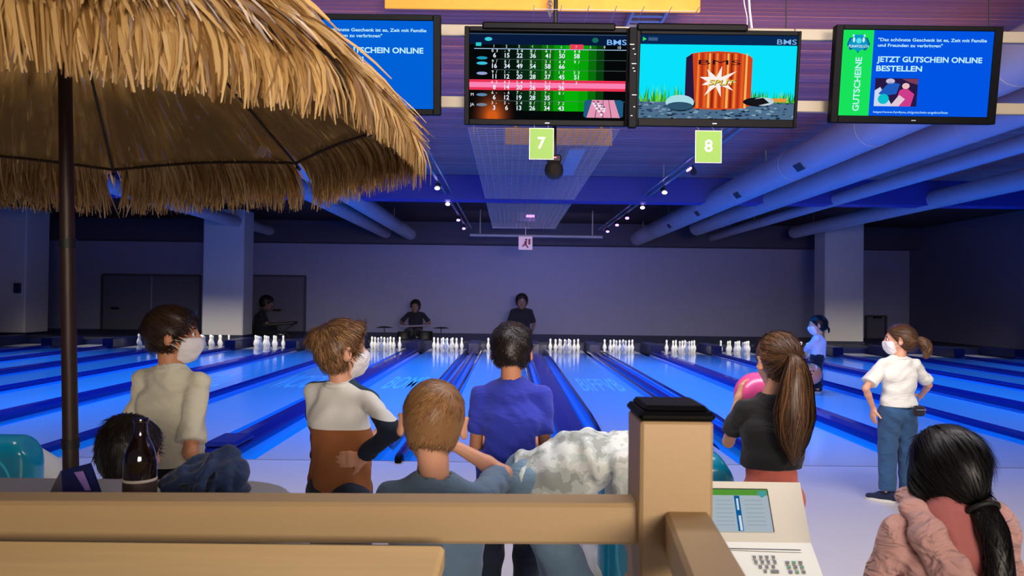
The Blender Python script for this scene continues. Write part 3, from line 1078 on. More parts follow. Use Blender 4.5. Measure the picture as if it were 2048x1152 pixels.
class Grid:
    def __init__(s, lo, hi, h):
        s.h = h
        s.lo = np.asarray(lo, float)
        s.n = np.ceil((np.asarray(hi, float) - s.lo) / h).astype(int) + 1
        s.D = np.full(s.n, .3, np.float32)

    def win(s, lo, hi, m):
        a = np.maximum(np.floor((np.asarray(lo) - m - s.lo) / s.h).astype(int), 0)
        b = np.minimum(np.ceil((np.asarray(hi) + m - s.lo) / s.h).astype(int) + 1, s.n)
        sl = tuple(slice(a[i], b[i]) for i in range(3))
        ax = [(s.lo[i] + s.h * np.arange(a[i], b[i])).astype(np.float32) for i in range(3)]
        return sl, ax[0][:, None, None], ax[1][None, :, None], ax[2][None, None, :], bool((b <= a).any())

    def comb(s, sl, d, k, op):
        D = s.D[sl]
        if op == 'u':
            if k > 0:
                h = np.maximum(k - np.abs(D - d), 0) / k
                s.D[sl] = np.minimum(D, d) - h * h * (k * .25)
            else:
                s.D[sl] = np.minimum(D, d)
        else:
            d = -d
            if k > 0:
                h = np.maximum(k - np.abs(D - d), 0) / k
                s.D[sl] = np.maximum(D, d) + h * h * (k * .25)
            else:
                s.D[sl] = np.maximum(D, d)

    def ell(s, c, r, R=None, k=.02, op='u'):
        c, r = np.asarray(c, float), np.asarray(r, float)
        m = r.max()
        sl, X, Y, Z, e = s.win(c - m, c + m, k + 2 * s.h)
        if e:
            return s
        X, Y, Z = X - c[0], Y - c[1], Z - c[2]
        if R is not None:
            R = np.asarray(R)
            X, Y, Z = [R[0][i] * X + R[1][i] * Y + R[2][i] * Z for i in range(3)]
        k0 = np.sqrt((X / r[0]) ** 2 + (Y / r[1]) ** 2 + (Z / r[2]) ** 2)
        k1 = np.sqrt((X / r[0] ** 2) ** 2 + (Y / r[1] ** 2) ** 2 + (Z / r[2] ** 2) ** 2) + 1e-6
        s.comb(sl, (k0 * (k0 - 1) / k1).astype(np.float32), k, op)
        return s

    def cone(s, a, b, ra, rb, side=None, k=.02, op='u', flat=False):
        """tapered limb; radii may be (across, depth) pairs, measured along SIDE and square to it"""
        a, b = np.asarray(a, float), np.asarray(b, float)
        ra = ra if isinstance(ra, tuple) else (ra, ra)
        rb = rb if isinstance(rb, tuple) else (rb, rb)
        m = max(ra + rb)
        sl, X, Y, Z, e = s.win(np.minimum(a, b) - m, np.maximum(a, b) + m, k + 2 * s.h)
        if e:
            return s
        w = b - a
        L = np.linalg.norm(w) + 1e-9
        w = w / L
        if side is None:
            side = np.cross(w, (0, 0, 1)) if abs(w[2]) < .9 else np.cross(w, (0, 1, 0))
        side = np.asarray(side, float) - w * np.dot(side, w)
        side = nrm(side)
        f = np.cross(w, side)
        X, Y, Z = X - a[0], Y - a[1], Z - a[2]
        l = X * w[0] + Y * w[1] + Z * w[2]
        t = np.clip(l / L, 0, 1)
        su = X * side[0] + Y * side[1] + Z * side[2]
        fu = X * f[0] + Y * f[1] + Z * f[2]
        rx = ra[0] + (rb[0] - ra[0]) * t
        ry = ra[1] + (rb[1] - ra[1]) * t
        mn = np.minimum(rx, ry)
        if flat:
            if flat == 1:
                q = np.sqrt((su / rx) ** 2 + (fu / ry) ** 2 + (np.minimum(l, 0) / mn) ** 2)
                d = np.maximum((q - 1) * mn, l - L)
            else:
                q = np.sqrt((su / rx) ** 2 + (fu / ry) ** 2)
                d = np.maximum((q - 1) * mn, np.maximum(l - L, -l))
        else:
            ov = l - t * L
            d = (np.sqrt((su / rx) ** 2 + (fu / ry) ** 2 + (ov / mn) ** 2) - 1) * mn
        s.comb(sl, d.astype(np.float32), k, op)
        return s

    def rbox(s, c, hs, r, R=None, k=.02, op='u'):
        c, hs = np.asarray(c, float), np.asarray(hs, float)
        m = np.linalg.norm(hs)
        sl, X, Y, Z, e = s.win(c - m, c + m, k + 2 * s.h)
        if e:
            return s
        X, Y, Z = X - c[0], Y - c[1], Z - c[2]
        if R is not None:
            R = np.asarray(R)
            X, Y, Z = [R[0][i] * X + R[1][i] * Y + R[2][i] * Z for i in range(3)]
        qx, qy, qz = np.abs(X) - hs[0] + r, np.abs(Y) - hs[1] + r, np.abs(Z) - hs[2] + r
        d = np.sqrt(np.maximum(qx, 0) ** 2 + np.maximum(qy, 0) ** 2 + np.maximum(qz, 0) ** 2) + np.minimum(np.maximum(qx, np.maximum(qy, qz)), 0) - r
        s.comb(sl, d.astype(np.float32), k, op)
        return s

    def axes(s):
        return [(s.lo[i] + s.h * np.arange(s.n[i])).astype(np.float32).reshape([-1 if j == i else 1 for j in range(3)]) for i in range(3)]

    def cut(s, p, n, k=0.0):
        """keep what lies on the far side of the plane from its normal"""
        n = nrm(n)
        X, Y, Z = s.axes()
        d = (X - p[0]) * n[0] + (Y - p[1]) * n[1] + (Z - p[2]) * n[2]
        s.comb((slice(None),) * 3, -d.astype(np.float32), k, 's')
        return s

    def fold(s, amp, freq, seed, dirs=None):
        r = np.random.default_rng(seed)
        X, Y, Z = s.axes()
        acc = 0
        for i in range(5):
            d = nrm(r.normal(size=3)) if dirs is None else nrm(np.asarray(dirs) + r.normal(size=3) * .45)
            f = freq * r.uniform(.6, 1.7)
            e = nrm(r.normal(size=3)) * freq * .35
            ph = (X * e[0] + Y * e[1] + Z * e[2] + r.uniform(0, 6))
            acc = acc + np.sin((X * d[0] + Y * d[1] + Z * d[2]) * f + 1.6 * np.sin(ph) + r.uniform(0, 6)) / (1 + .3 * i)
        s.D = s.D + (amp / 2.2 * acc).astype(np.float32)
        return s

    def nets(s):
        D = s.D
        D[0], D[-1], D[:, 0], D[:, -1], D[:, :, 0], D[:, :, -1] = .3, .3, .3, .3, .3, .3
        I = D < 0
        nx, ny, nz = D.shape
        cnt = np.zeros((nx - 1, ny - 1, nz - 1), np.int8)
        offs = [(i, j, k) for i in (0, 1) for j in (0, 1) for k in (0, 1)]
        for i, j, k in offs:
            cnt += I[i:nx - 1 + i, j:ny - 1 + j, k:nz - 1 + k]
        cells = np.argwhere((cnt > 0) & (cnt < 8))
        vals = np.stack([D[cells[:, 0] + i, cells[:, 1] + j, cells[:, 2] + k] for i, j, k in offs], 1)
        acc = np.zeros((len(cells), 3))
        num = np.zeros(len(cells))
        for a in range(8):
            for b in range(a + 1, 8):
                pa, pb = np.array(offs[a]), np.array(offs[b])
                if np.abs(pa - pb).sum() != 1:
                    continue
                va, vb = vals[:, a], vals[:, b]
                mk = (va < 0) != (vb < 0)
                t = np.where(mk, va / np.where(mk, va - vb, 1), 0)
                acc += mk[:, None] * (pa + t[:, None] * (pb - pa))
                num += mk
        V = s.lo + s.h * (cells + acc / num[:, None])
        idm = np.full((nx - 1, ny - 1, nz - 1), -1, np.int32)
        idm[cells[:, 0], cells[:, 1], cells[:, 2]] = np.arange(len(cells))
        F = []
        for ax in range(3):
            A = [slice(None)] * 3
            B = [slice(None)] * 3
            A[ax], B[ax] = slice(0, -1), slice(1, None)
            ia, ib = I[tuple(A)], I[tuple(B)]
            e = np.argwhere(ia != ib)
            u, w = (ax + 1) % 3, (ax + 2) % 3
            e = e[(e[:, u] > 0) & (e[:, w] > 0) & (e[:, u] < D.shape[u] - 1) & (e[:, w] < D.shape[w] - 1)]
            st = ia[e[:, 0], e[:, 1], e[:, 2]]

            def cid(du, dw):
                c = e.copy()
                c[:, u] -= du
                c[:, w] -= dw
                return idm[c[:, 0], c[:, 1], c[:, 2]]
            q = np.stack([cid(1, 1), cid(0, 1), cid(0, 0), cid(1, 0)], 1)
            q[~st] = q[~st][:, ::-1]
            F.append(q)
        F = np.concatenate(F)
        F = F[(F >= 0).all(1)]
        return V, F

    def build(s, name, m, parent):
        V, F = s.nets()
        return mesh(name, V, F.astype(np.int32), m, parent, smooth=True)


def vert_normals(V, F):
    n = np.cross(V[F[:, 2]] - V[F[:, 0]], V[F[:, 3]] - V[F[:, 1]])
    N = np.zeros_like(V)
    for i in range(4):
        np.add.at(N, F[:, i], n)
    return N / (np.linalg.norm(N, axis=1, keepdims=True) + 1e-12)


def ribbons(paths, widths, side):
    """paths (n, m, 3), widths (n, m), side (n, 3) or (n, m, 3) -> verts, quads"""
    n, m, _ = paths.shape
    if side.ndim == 2:
        side = side[:, None, :]
    a = paths - side * widths[..., None] / 2
    b = paths + side * widths[..., None] / 2
    V = np.stack([a, b], 2).reshape(-1, 3)
    base = (np.arange(n)[:, None] * m + np.arange(m - 1)[None]) * 2
    F = np.stack([base, base + 1, base + 3, base + 2], -1).reshape(-1, 4)
    return V, F.astype(np.int32)


def rot_m(yaw=0, pitch=0, roll=0):
    """head frame: x right, y forward, z up; yaw turns left (+), pitch looks up (+)"""
    return np.array(Matrix.Rotation(math.radians(yaw), 3, 'Z') @ Matrix.Rotation(math.radians(pitch), 3, 'X') @ Matrix.Rotation(math.radians(roll), 3, 'Y'))


class Head:
    def __init__(s, c, R, k=1.0):
        s.c, s.R, s.k, s.ears = np.asarray(c, float), R, k, True

    def p(s, x, y, z):
        return s.c + s.R @ (np.array([x, y, z]) * s.k)

    def e(s, g, c, r, k=.012, op='u', extra=None):
        R = s.R if extra is None else s.R @ extra
        g.ell(s.p(*c), np.array(r) * s.k, R, k * s.k, op)

    def shape(s, g):
        s.e(g, (0, -.014, .026), (.0735, .0905, .080))
        s.e(g, (0, .026, -.03), (.057, .060, .072), .03)
        s.e(g, (0, .045, -.078), (.036, .036, .027), .03)
        for q in (-1, 1):
            s.e(g, (q * .034, .052, -.036), (.026, .024, .026), .02)
        s.e(g, (0, .064, .020), (.046, .018, .016), .02)
        for q in (-1, 1):
            s.e(g, (q * .030, .090, .002), (.016, .016, .010), .012, 's')
        g.cone(s.p(0, .082, .006), s.p(0, .098, -.028), .007 * s.k, .0115 * s.k, k=.012 * s.k)
        for q in (-1, 1):
            s.e(g, (q * .010, .090, -.030), (.008, .009, .007), .006)
        s.e(g, (0, .081, -.053), (.021, .010, .006), .006)
        s.e(g, (0, .080, -.062), (.018, .010, .0065), .006)
        for q in ((-1, 1) if s.ears else ()):
            ex = np.array(Matrix.Rotation(q * math.radians(-34), 3, 'Z') @ Matrix.Rotation(math.radians(-10), 3, 'X'))
            s.e(g, (q * .083, -.012, -.008), (.0085, .021, .032), .008, extra=ex)
            s.e(g, (q * .093, -.004, -.004), (.007, .011, .019), .005, 's', extra=ex)


def hand(g, w, d, n, s, curl=.5, tside=1, spread=.0):
    d = nrm(d)
    n = np.asarray(n, float)
    n = nrm(n - d * np.dot(n, d))
    side = np.cross(d, n)
    g.cone(w, w + d * .052 * s, (.021 * s, .015 * s), (.031 * s, .012 * s), side=side, k=.015)
    for i, (L, o) in enumerate(((.056, -1.5), (.064, -.5), (.060, .5), (.046, 1.5))):
        o *= tside
        p = w + d * (.058 - .004 * abs(o)) * s - side * (-o) * .0155 * s
        a = .15
        dd0 = nrm(d + side * o * spread)
        for j, fr in enumerate((.45, .31, .24)):
            a += curl * (.55 if j == 0 else .8)
            dd = dd0 * math.cos(a) + n * math.sin(a)
            q = p + dd * L * fr * s
            g.cone(p, q, .0078 * s * (1 - .08 * j), .0074 * s * (1 - .1 * j), k=.003)
            p = q
    p = w + d * .016 * s - side * tside * .024 * s
    dd = nrm(d * .62 - side * tside * .62 + n * .35)
    q = p + dd * .032 * s
    g.cone(p, q, .0105 * s, .009 * s, k=.01)
    g.cone(q, q + nrm(dd + n * curl + d * .3) * .024 * s, .0088 * s, .0075 * s, k=.004)


# ------------------------------------------------------------------ hair
HAIRM = {}


def hair_mat(key, c0, c1, c2=None):
    if key not in HAIRM:
        HAIRM[key] = island_mat('hair_' + key, c0, c1, .42, .35, c2)
    return HAIRM[key]


def hair_cap(hd, h=.006, t=.012, front=(0, .066, .052), fn=(0, .78, -.62), nape=-.085, noise=.004, seed=1, extra=None, ears=True):
    k = hd.k
    g = Grid(hd.c - .17 * k, hd.c + .17 * k, h)
    hd.e(g, (0, -.014, .026), (.0735 + t, .0905 + t, .080 + t))
    hd.e(g, (0, -.045, -.03), (.058 + t * .5, .045 + t * .7, .06), .03)
    if extra:
        extra(g)
    g.fold(noise, 90, seed)
    g.cut(hd.p(*front), hd.R @ np.array(fn), .008)
    g.cut(hd.p(0, 0, nape), hd.R @ np.array((0, -.25, -1.0)), .01)
    if ears:
        for q in (-1, 1):
            hd.e(g, (q * .086, -.006, -.012), (.02, .024, .034), .006, 's')
    return g


def scalp_strands(V, F, hd, n, length, width, lift, whorl=(0, -.06, .09), grav=.25, seed=1, target=None, jitter=.25, segs=5, comb=None, zmin=None):
    r = np.random.default_rng(seed)
    N = vert_normals(V, F)
    ok = np.arange(len(V))
    loc = (V - hd.c) @ hd.R / hd.k
    if zmin is not None:
        ok = ok[loc[ok, 2] > zmin]
    idx = r.choice(ok, n)
    P, Nn = V[idx], N[idx]
    if target is not None:
        d = np.asarray(target) - P
    else:
        d = P - hd.p(*whorl)
    if comb is not None:
        d = nrm_rows(d) * .6 + (hd.R @ np.asarray(comb))[None]
    d = nrm_rows(d) + r.normal(size=P.shape) * jitter
    d[:, 2] -= grav
    d = nrm_rows(d - Nn * (d * Nn).sum(1, keepdims=True))
    L = length * hd.k * r.uniform(.6, 1.25, n)
    if target is not None:
        L = np.minimum(L, np.linalg.norm(np.asarray(target) - P, axis=1))
    t = np.linspace(0, 1, segs)
    rise = lift * hd.k * r.uniform(.5, 1.3, n)
    # follow the round of the skull
    path = P[:, None] + d[:, None] * (L[:, None] * t[None])[..., None] + Nn[:, None] * (-.002 + rise[:, None] * np.sin(t * 2.2)[None] - (L ** 2)[:, None] * 3.6 / hd.k * (t ** 2)[None])[..., None]
    side = nrm_rows(np.cross(d, Nn))
    wd = width * r.uniform(.6, 1.3, n)[:, None] * (1 - t[None] ** 2 * .85)
    return ribbons(path, wd, side)


def nrm_rows(a):
    return a / (np.linalg.norm(a, axis=-1, keepdims=True) + 1e-9)


def tail_strands(path, radii, n, width, seed, wave=0.0, flat=1.0):
    """strands following a ponytail path (list of points) with a spread radius at each"""
    r = np.random.default_rng(seed)
    P = np.asarray(path, float)
    m = len(P)
    tan = nrm_rows(np.gradient(P, axis=0))
    ref = np.array([1.0, 0, 0])
    sd = nrm_rows(ref - tan * (tan @ ref)[:, None])
    fr = np.cross(tan, sd)
    ang = r.uniform(0, 2 * math.pi, n)
    rad = np.sqrt(r.uniform(.35, 1, n))
    R = np.asarray(radii, float)
    tw = np.linspace(0, 1, m)
    ph = r.uniform(0, 6, n)
    a = ang[:, None] + wave * np.sin(tw[None] * 9 + ph[:, None])
    off = sd[None] * (np.cos(a) * rad[:, None] * R[None])[..., None] + fr[None] * (np.sin(a) * rad[:, None] * R[None] * flat)[..., None]
    paths = P[None] + off
    cutL = r.uniform(.82, 1.0, n)
    # strands end at slightly different lengths
    ti = np.clip(tw[None] * cutL[:, None] * (m - 1), 0, m - 1.001)
    i0 = ti.astype(int)
    f = (ti - i0)[..., None]
    rows = np.arange(n)[:, None]
    paths = paths[rows, i0] * (1 - f) + paths[rows, i0 + 1] * f
    side = nrm_rows(-np.sin(a)[..., None] * sd[None] + np.cos(a)[..., None] * fr[None])
    wd = width * r.uniform(.6, 1.3, n)[:, None] * np.clip(1.15 - tw[None] ** 4, .15, 1)
    return ribbons(paths, wd, side)


def join(parts):
    V, F, o = [], [], 0
    for v, f in parts:
        V.append(v)
        F.append(f + o)
        o += len(v)
    return np.concatenate(V), np.concatenate(F).astype(np.int32)


# ------------------------------------------------------------------ people
def two_bone(a, b, l1, l2, pole):
    a, b = np.asarray(a, float), np.asarray(b, float)
    d = b - a
    L = min(np.linalg.norm(d), (l1 + l2) * .995)
    u = nrm(d)
    x = (l1 * l1 - l2 * l2 + L * L) / (2 * L)
    h = math.sqrt(max(l1 * l1 - x * x, 1e-6))
    p = np.asarray(pole, float)
    p = nrm(p - u * np.dot(p, u))
    return a + u * x + p * h, a + u * L


def person(label, loc, rotz, Ht, spec):
    """loc = feet (x, y, z); rotz in degrees, 0 looks down the hall; spec sets pose, clothes and hair"""
    g_ = spec.get
    s = Ht / 1.35
    bw = g_('build', 1.0) * s
    e = empty('person', loc, (0, 0, math.radians(rotz)))
    tag(e, label, 'person')
    res = g_('res', .0055)
    # joints
    P = V3(*g_('pelvis', (0, 0, .515 * Ht)))
    N = V3(*g_('neck', (0, -.012 * s, .812 * Ht)))
    Ch = V3(*g_('chest', tuple(P * .36 + N * .64 + V3(0, -.008, 0))))
    up = nrm(N - P)
    sx = nrm(V3(*g_('side', (1, 0, 0))))
    fw = np.cross(up, sx)
    fw = fw if not g_('flipfw') else -fw
    hk = g_('headk', 1.0) * (.93 + .07 * s)
    hy, hp, hr = g_('look', (0, 0, 0))
    HC = V3(*g_('headc', tuple(N + V3(0, .012, .118 * hk + .012))))
    hd = Head(HC, rot_m(hy, hp, hr), hk)
    hd.ears = g_('ears', True)
    sw = g_('shoulder', .128) * bw
    SH = {q: N + sx * q * sw - up * .050 * s for q in (-1, 1)}
    HP = {q: P + sx * q * .062 * bw - up * .02 for q in (-1, 1)}
    ua, fa = .185 * Ht, .155 * Ht
    arms = {}
    for q, nm in ((-1, 'L'), (1, 'R')):
        a = g_('arm' + nm)
        if a is None:
            wr = SH[q] + V3(q * .05, .02, -(ua + fa) * .985)
            pole = V3(q * .4, -1, 0)
            hdn = (V3(0, .1, -1), V3(-q, .2, 0), .35)
        else:
            wr, pole, hdn = V3(*a[0]), V3(*a[1]), a[2]
        el, wr = two_bone(SH[q], wr, ua, fa, pole)
        arms[q] = (el, wr, hdn)
    legs = {}
    for q, nm in ((-1, 'L'), (1, 'R')):
        a = g_('leg' + nm)
        if a is None:
            kn = V3(q * .07 * bw, .01, .275 * Ht)
            an = V3(q * .075 * bw, -.02, .05 * Ht)
            toe = V3(q * .2, 1, 0)
        else:
            kn, an, toe = V3(*a[0]), V3(*a[1]), V3(*a[2])
        legs[q] = (kn, an, toe)
    pts = [P, N, HC + .16 * hk, HC - .16 * hk] + [p for q in arms for p in arms[q][:2]] + [p for q in legs for p in legs[q][:2]]
    lo, hi = np.min(pts, 0) - .14 * max(s, 1), np.max(pts, 0) + .14 * max(s, 1)
    lo[2] = max(lo[2], -.02 if not g_('low') else lo[2])
    # --- body: one continuous skin
    g = Grid(lo, hi, res)
    hd.shape(g)
    g.cone(hd.p(0, -.022, -.05), N + up * .0, .042 * hk, .042 * bw, k=.015)
    g.cone(P, Ch, (.096 * bw, .060 * bw), (.102 * bw, .062 * bw), side=sx, k=.02)
    g.cone(Ch, N - up * .06 * s, (.102 * bw, .062 * bw), (.07 * bw, .036 * bw), side=sx, k=.02)
    for q in (-1, 1):
        g.cone(N - up * .026 * s, SH[q], .022 * bw, .024 * bw, k=.02)
        el, wr, (hdir, hn, curl) = arms[q]
        g.cone(SH[q], el, .027 * bw, .0255 * bw, k=.012)
        m = el * .7 + wr * .3
        g.cone(el, m, .0245 * bw, .0255 * bw, k=.01)
        g.cone(m, wr, .0255 * bw, (.019 * bw, .016 * bw), k=.01)
        if g_('hands', True):
            hand(g, wr, V3(*hdir), V3(*hn), s * 1.02, curl, q * g_('thumb', 1))
        kn, an, toe = legs[q]
        if g_('legs', True):
            g.cone(HP[q], kn, .062 * bw, .043 * bw, k=.03)
            g.cone(kn, kn * .65 + an * .35, .041 * bw, .043 * bw, k=.015)
            g.cone(kn * .65 + an * .35, an, .043 * bw, .027 * bw, k=.015)
            tdir = nrm(V3(toe[0], toe[1], 0))
            g.cone(an + V3(0, 0, -.03 * s), an + tdir * .13 * s + V3(0, 0, -.045 * s), .026 * s, .02 * s, k=.015)
    body = g.build('body', M[g_('skin', 'skin')], e)
    # --- eyes and brows
    for q in (-1, 1):
        ey = MB().lathe([(.0115 * math.sin(t) + 1e-5, -.0115 * math.cos(t)) for t in np.linspace(0, math.pi, 9)], 12)
        o = ey.build('eye', [M['eyewhite'], M['eyedark']], e, smooth=True)
        for po in o.data.polygons:
            if po.center.z > .0085:
                po.material_index = 1
        fwd = Vector(hd.R @ np.array((0, 1, 0)))
        o.rotation_euler = fwd.to_track_quat('Z', 'Y').to_euler()
        o.location = Vector(hd.p(q * .030, .0700, .001))
        o.scale = (hk,) * 3
        MB().tube([hd.p(q * (.014 + .032 * t), .083 - .012 * t ** 2, .019 + .006 * math.sin(t * 3)) for t in (0, .35, .7, 1)], [.002, .0032, .003, .0012], 6).build('eyebrow', g_('hairmat') or M['eyedark'], e)
    # --- clothes
    hem = g_('hem', .04)          # distance of the shirt hem below the pelvis joint
    sl = g_('sleeve', .62)        # share of the upper arm covered; above 1 runs on down the forearm
    cr = g_('clothres', .0075)
    loose = g_('loose', 1.0)
    if g_('shirt'):
        ps = [P - up * (hem + .05), N + up * .08] + [SH[q] for q in SH] + [arms[q][0] for q in arms] + ([arms[q][1] for q in arms] if sl > 1 else [])
        g = Grid(np.min(ps, 0) - .2 * s, np.max(ps, 0) + .2 * s, cr)
        lo_c = P - up * hem
        g.cone(lo_c - up * .1, Ch, (.130 * bw * loose, .094 * bw * loose), (.128 * bw, .086 * bw), side=sx, k=.02)
        g.cone(Ch, N - up * .062 * s, (.128 * bw, .086 * bw), (.108 * bw, .056 * bw), side=sx, k=.02)
        g.cone(N - up * .034 * s - sx * .03 * s, N - up * .034 * s + sx * .03 * s, (.036 * bw, .056 * bw), (.036 * bw, .056 * bw), side=up, k=.03)
        g.cone(N - up * .06 * s, N - up * .012 * s, (.082 * bw, .060 * bw), (.054 * bw, .050 * bw), side=sx, k=.03)
        for q in (-1, 1):
            el, wr, _ = arms[q]
            g.cone(N - up * .022 * s, SH[q], .040 * bw, .035 * bw, k=.022)
            if sl <= 1:
                en = SH[q] + (el - SH[q]) * sl
                g.cone(SH[q], en, .037 * bw, .045 * bw * g_('sleevew', 1.0), k=.014, flat=1)
            else:
                g.cone(SH[q], el, .037 * bw, .035 * bw, k=.014)
                en = el + (wr - el) * (sl - 1)
                g.cone(el, en, .036 * bw, .029 * bw, k=.012, flat=1)
        if g_('belly'):
            b = g_('belly')
            g.ell(P * .6 + Ch * .4 + fw * b[0], (b[1], b[2], b[3]), None, .05)
        g.fold(g_('foldamp', .006), g_('foldfreq', 34), g_('seed', 1), g_('folddir', (0, .25, 1)))
        g.fold(g_('foldamp', .006) * .45, 85, g_('seed', 1) + 50)
        for q in (-1, 1):
            el, wr, _ = arms[q]
            # crisp sleeve ends
            a = (SH[q] + (el - SH[q]) * sl) if sl <= 1 else (el + (wr - el) * (sl - 1))
            w = nrm(el - SH[q]) if sl <= 1 else nrm(wr - el)
            g.cone(a, a + w * .06, .062 * bw if sl <= 1 else .045 * bw, .062 * bw if sl <= 1 else .045 * bw, k=0, op='s', flat=2)
        g.cone(lo_c - up * .30, lo_c + up * g_('hemlift', 0), (.3, .3), (.3, .3), side=sx, k=.004, op='s', flat=1)
        g.cone(N + up * .012, hd.p(0, -.02, -.04), .040 * hk, .05 * hk, k=.006, op='s')
        g.build(g_('shirtname', 'shirt'), g_('shirt'), e)
        cm = g_('collar', g_('shirt'))
        if cm:
            c0 = N - up * .006 * s
            ring = []
            ax = nrm(hd.p(0, -.022, -.05) - N)
            u1 = sx
            v1 = np.cross(ax, u1)
            for t in np.linspace(0, 2 * math.pi, 21):
                ring.append(c0 + u1 * math.cos(t) * .055 * bw + v1 * math.sin(t) * .052 * bw)
            autosmooth(MB().tube(ring, .0105 * s, 8).build('collar', cm, e), 60)
    if g_('trousers') and g_('legs', True):
        ps = [P + up * .1] + [HP[q] for q in HP] + [p for q in legs for p in legs[q][:2]]
        g = Grid(np.min(ps, 0) - .16 * s, np.max(ps, 0) + .16 * s, cr)
        wst = P + up * .075 * s
        g.cone(P - up * .02, wst, (.122 * bw, .088 * bw), (.112 * bw, .080 * bw), side=sx, k=.03, flat=0)
        lw = g_('legw', 1.0)
        for q in (-1, 1):
            kn, an, toe = legs[q]
            g.ell(HP[q] - fw * .035 * s, (.062 * bw, .062 * bw, .07 * bw), None, .03)
            g.cone(HP[q], kn, .074 * bw * lw, .060 * bw * lw, k=.02)
            en = an + (kn - an) * .06
            g.cone(kn, en, .060 * bw * lw, .054 * bw * lw, k=.015, flat=1)
        g.fold(.005, 46, g_('seed', 1) + 9)
        for q in (-1, 1):
            kn, an, toe = legs[q]
            en = an + (kn - an) * .06
            w = nrm(an - kn)
            g.cone(en, en + w * .08, .09 * bw, .09 * bw, k=0, op='s', flat=2)
        g.build('trousers', g_('trousers'), e)
    if g_('shoes') and g_('legs', True):
        for q in (-1, 1):
            kn, an, toe = legs[q]
            td = nrm(V3(toe[0], toe[1], 0))
            sd = V3(-td[1], td[0], 0)
            base = V3(an[0], an[1], max(an[2] - .05 * Ht, 0))
            g = Grid(base - .2 * s, base + .22 * s, .006)
            g.cone(base - td * .035 * s + V3(0, 0, .042 * s), base + td * .05 * s + V3(0, 0, .04 * s), (.036 * s, .036 * s), (.038 * s, .036 * s), side=sd, k=.02)
            g.cone(base + td * .05 * s + V3(0, 0, .032 * s), base + td * .135 * s + V3(0, 0, .026 * s), (.039 * s, .030 * s), (.032 * s, .022 * s), side=sd, k=.02)
            g.cone(base - td * .02 * s + V3(0, 0, .06 * s), base - td * .02 * s + V3(0, 0, .10 * s), .034 * s, .032 * s, k=.015, flat=1)
            g.cut(base + V3(0, 0, .016), (0, 0, -1))
            sh = g.build('shoe', g_('shoes'), e)
            MBs = MB()
            poly = []
            for t in np.linspace(0, 2 * math.pi, 20, endpoint=False):
                ww = .041 * s * (1 - .12 * math.cos(t))
                p = base + td * (.052 * s + .108 * s * math.cos(t)) + sd * ww * math.sin(t)
                poly.append(p)
            vs_ = [(p[0], p[1], z) for z in (base[2] + .001, base[2] + .022 * s) for p in poly]
            n_ = len(poly)
            fs_ = [tuple(range(n_))[::-1], tuple(range(n_, 2 * n_))] + [(i, (i + 1) % n_, n_ + (i + 1) % n_, n_ + i) for i in range(n_)]
            MBs.add(vs_, fs_)
            MBs.build('sole', M['sole'], sh)
    # --- mask
    if g_('mask'):
        g = Grid(hd.c - .13 * hk, hd.c + .14 * hk, .005)
        hd.e(g, (0, .026, -.03), (.062, .067, .076), .03)
        hd.e(g, (0, .045, -.078), (.041, .044, .032), .03)
        hd.e(g, (0, .085, -.036), (.026, .024, .03), .03)
        for q in (-1, 1):
            hd.e(g, (q * .034, .052, -.036), (.031, .030, .031), .02)
        g.fold(.0015, 160, 3, (0, 0, 1))
        g.cut(hd.p(0, .09, -.012), hd.R @ np.array((0, .1, 1)), .006)
        g.cut(hd.p(0, .022, -.05), hd.R @ np.array((0, -1, .35)), .006)
        mo = g.build('face_mask', M['maskm'], e)
        for q in (-1, 1):
            mb = MB()
            for z in (-.022, -.062):
                mb.tube([hd.p(q * .058, .036, z), hd.p(q * .073, .008, z * .6 - .002), hd.p(q * .079, -.02, -.012 + z * .12)], .0014, 5)
            mb.build('ear_loop', M['maskm'], mo)
    # --- hair
    if g_('hair'):
        g_('hair')(e, hd, spec)
    return e, hd, dict(P=P, N=N, SH=SH, arms=arms, HP=HP, sx=sx, up=up)


def short_hair(key, c0, c1, c2=None, t=.014, n=2600, length=.045, width=.0035, lift=.006, nape=-.085, seed=1, tuft=None, grav=.25, whorl=(0, -.06, .09), fr=(0, .066, .052), jitter=.3, noise=.004, comb=None):
    def f(e, hd, spec):
        m = hair_mat(key, c0, c1, c2)
        g = hair_cap(hd, t=t, nape=nape, seed=seed, noise=noise, extra=(lambda gg: tuft(gg, hd)) if tuft else None, front=fr)
        V, F = g.nets()
        st = scalp_strands(V, F, hd, n, length, width, lift, whorl, grav, seed, jitter=jitter, comb=comb)
        V2, F2 = join([(V, F.astype(np.int32)), st])
        mesh('hair', V2, F2, m, e, smooth=True)
    return f
# ------------------------------------------------------------------ the players
def Lc(loc, rotz, px, py, Y):
    w = at(px, py, Y) - Vector(loc)
    return tuple(Matrix.Rotation(-math.radians(rotz), 3, 'Z') @ w)


def foot(px, Y, py=800):
    p = at(px, py, Y)
    return (p.x, Y, 0.0)


def Wd(rotz, x, y, z):
    return tuple(Matrix.Rotation(-math.radians(rotz), 3, 'Z') @ Vector((x, y, z)))


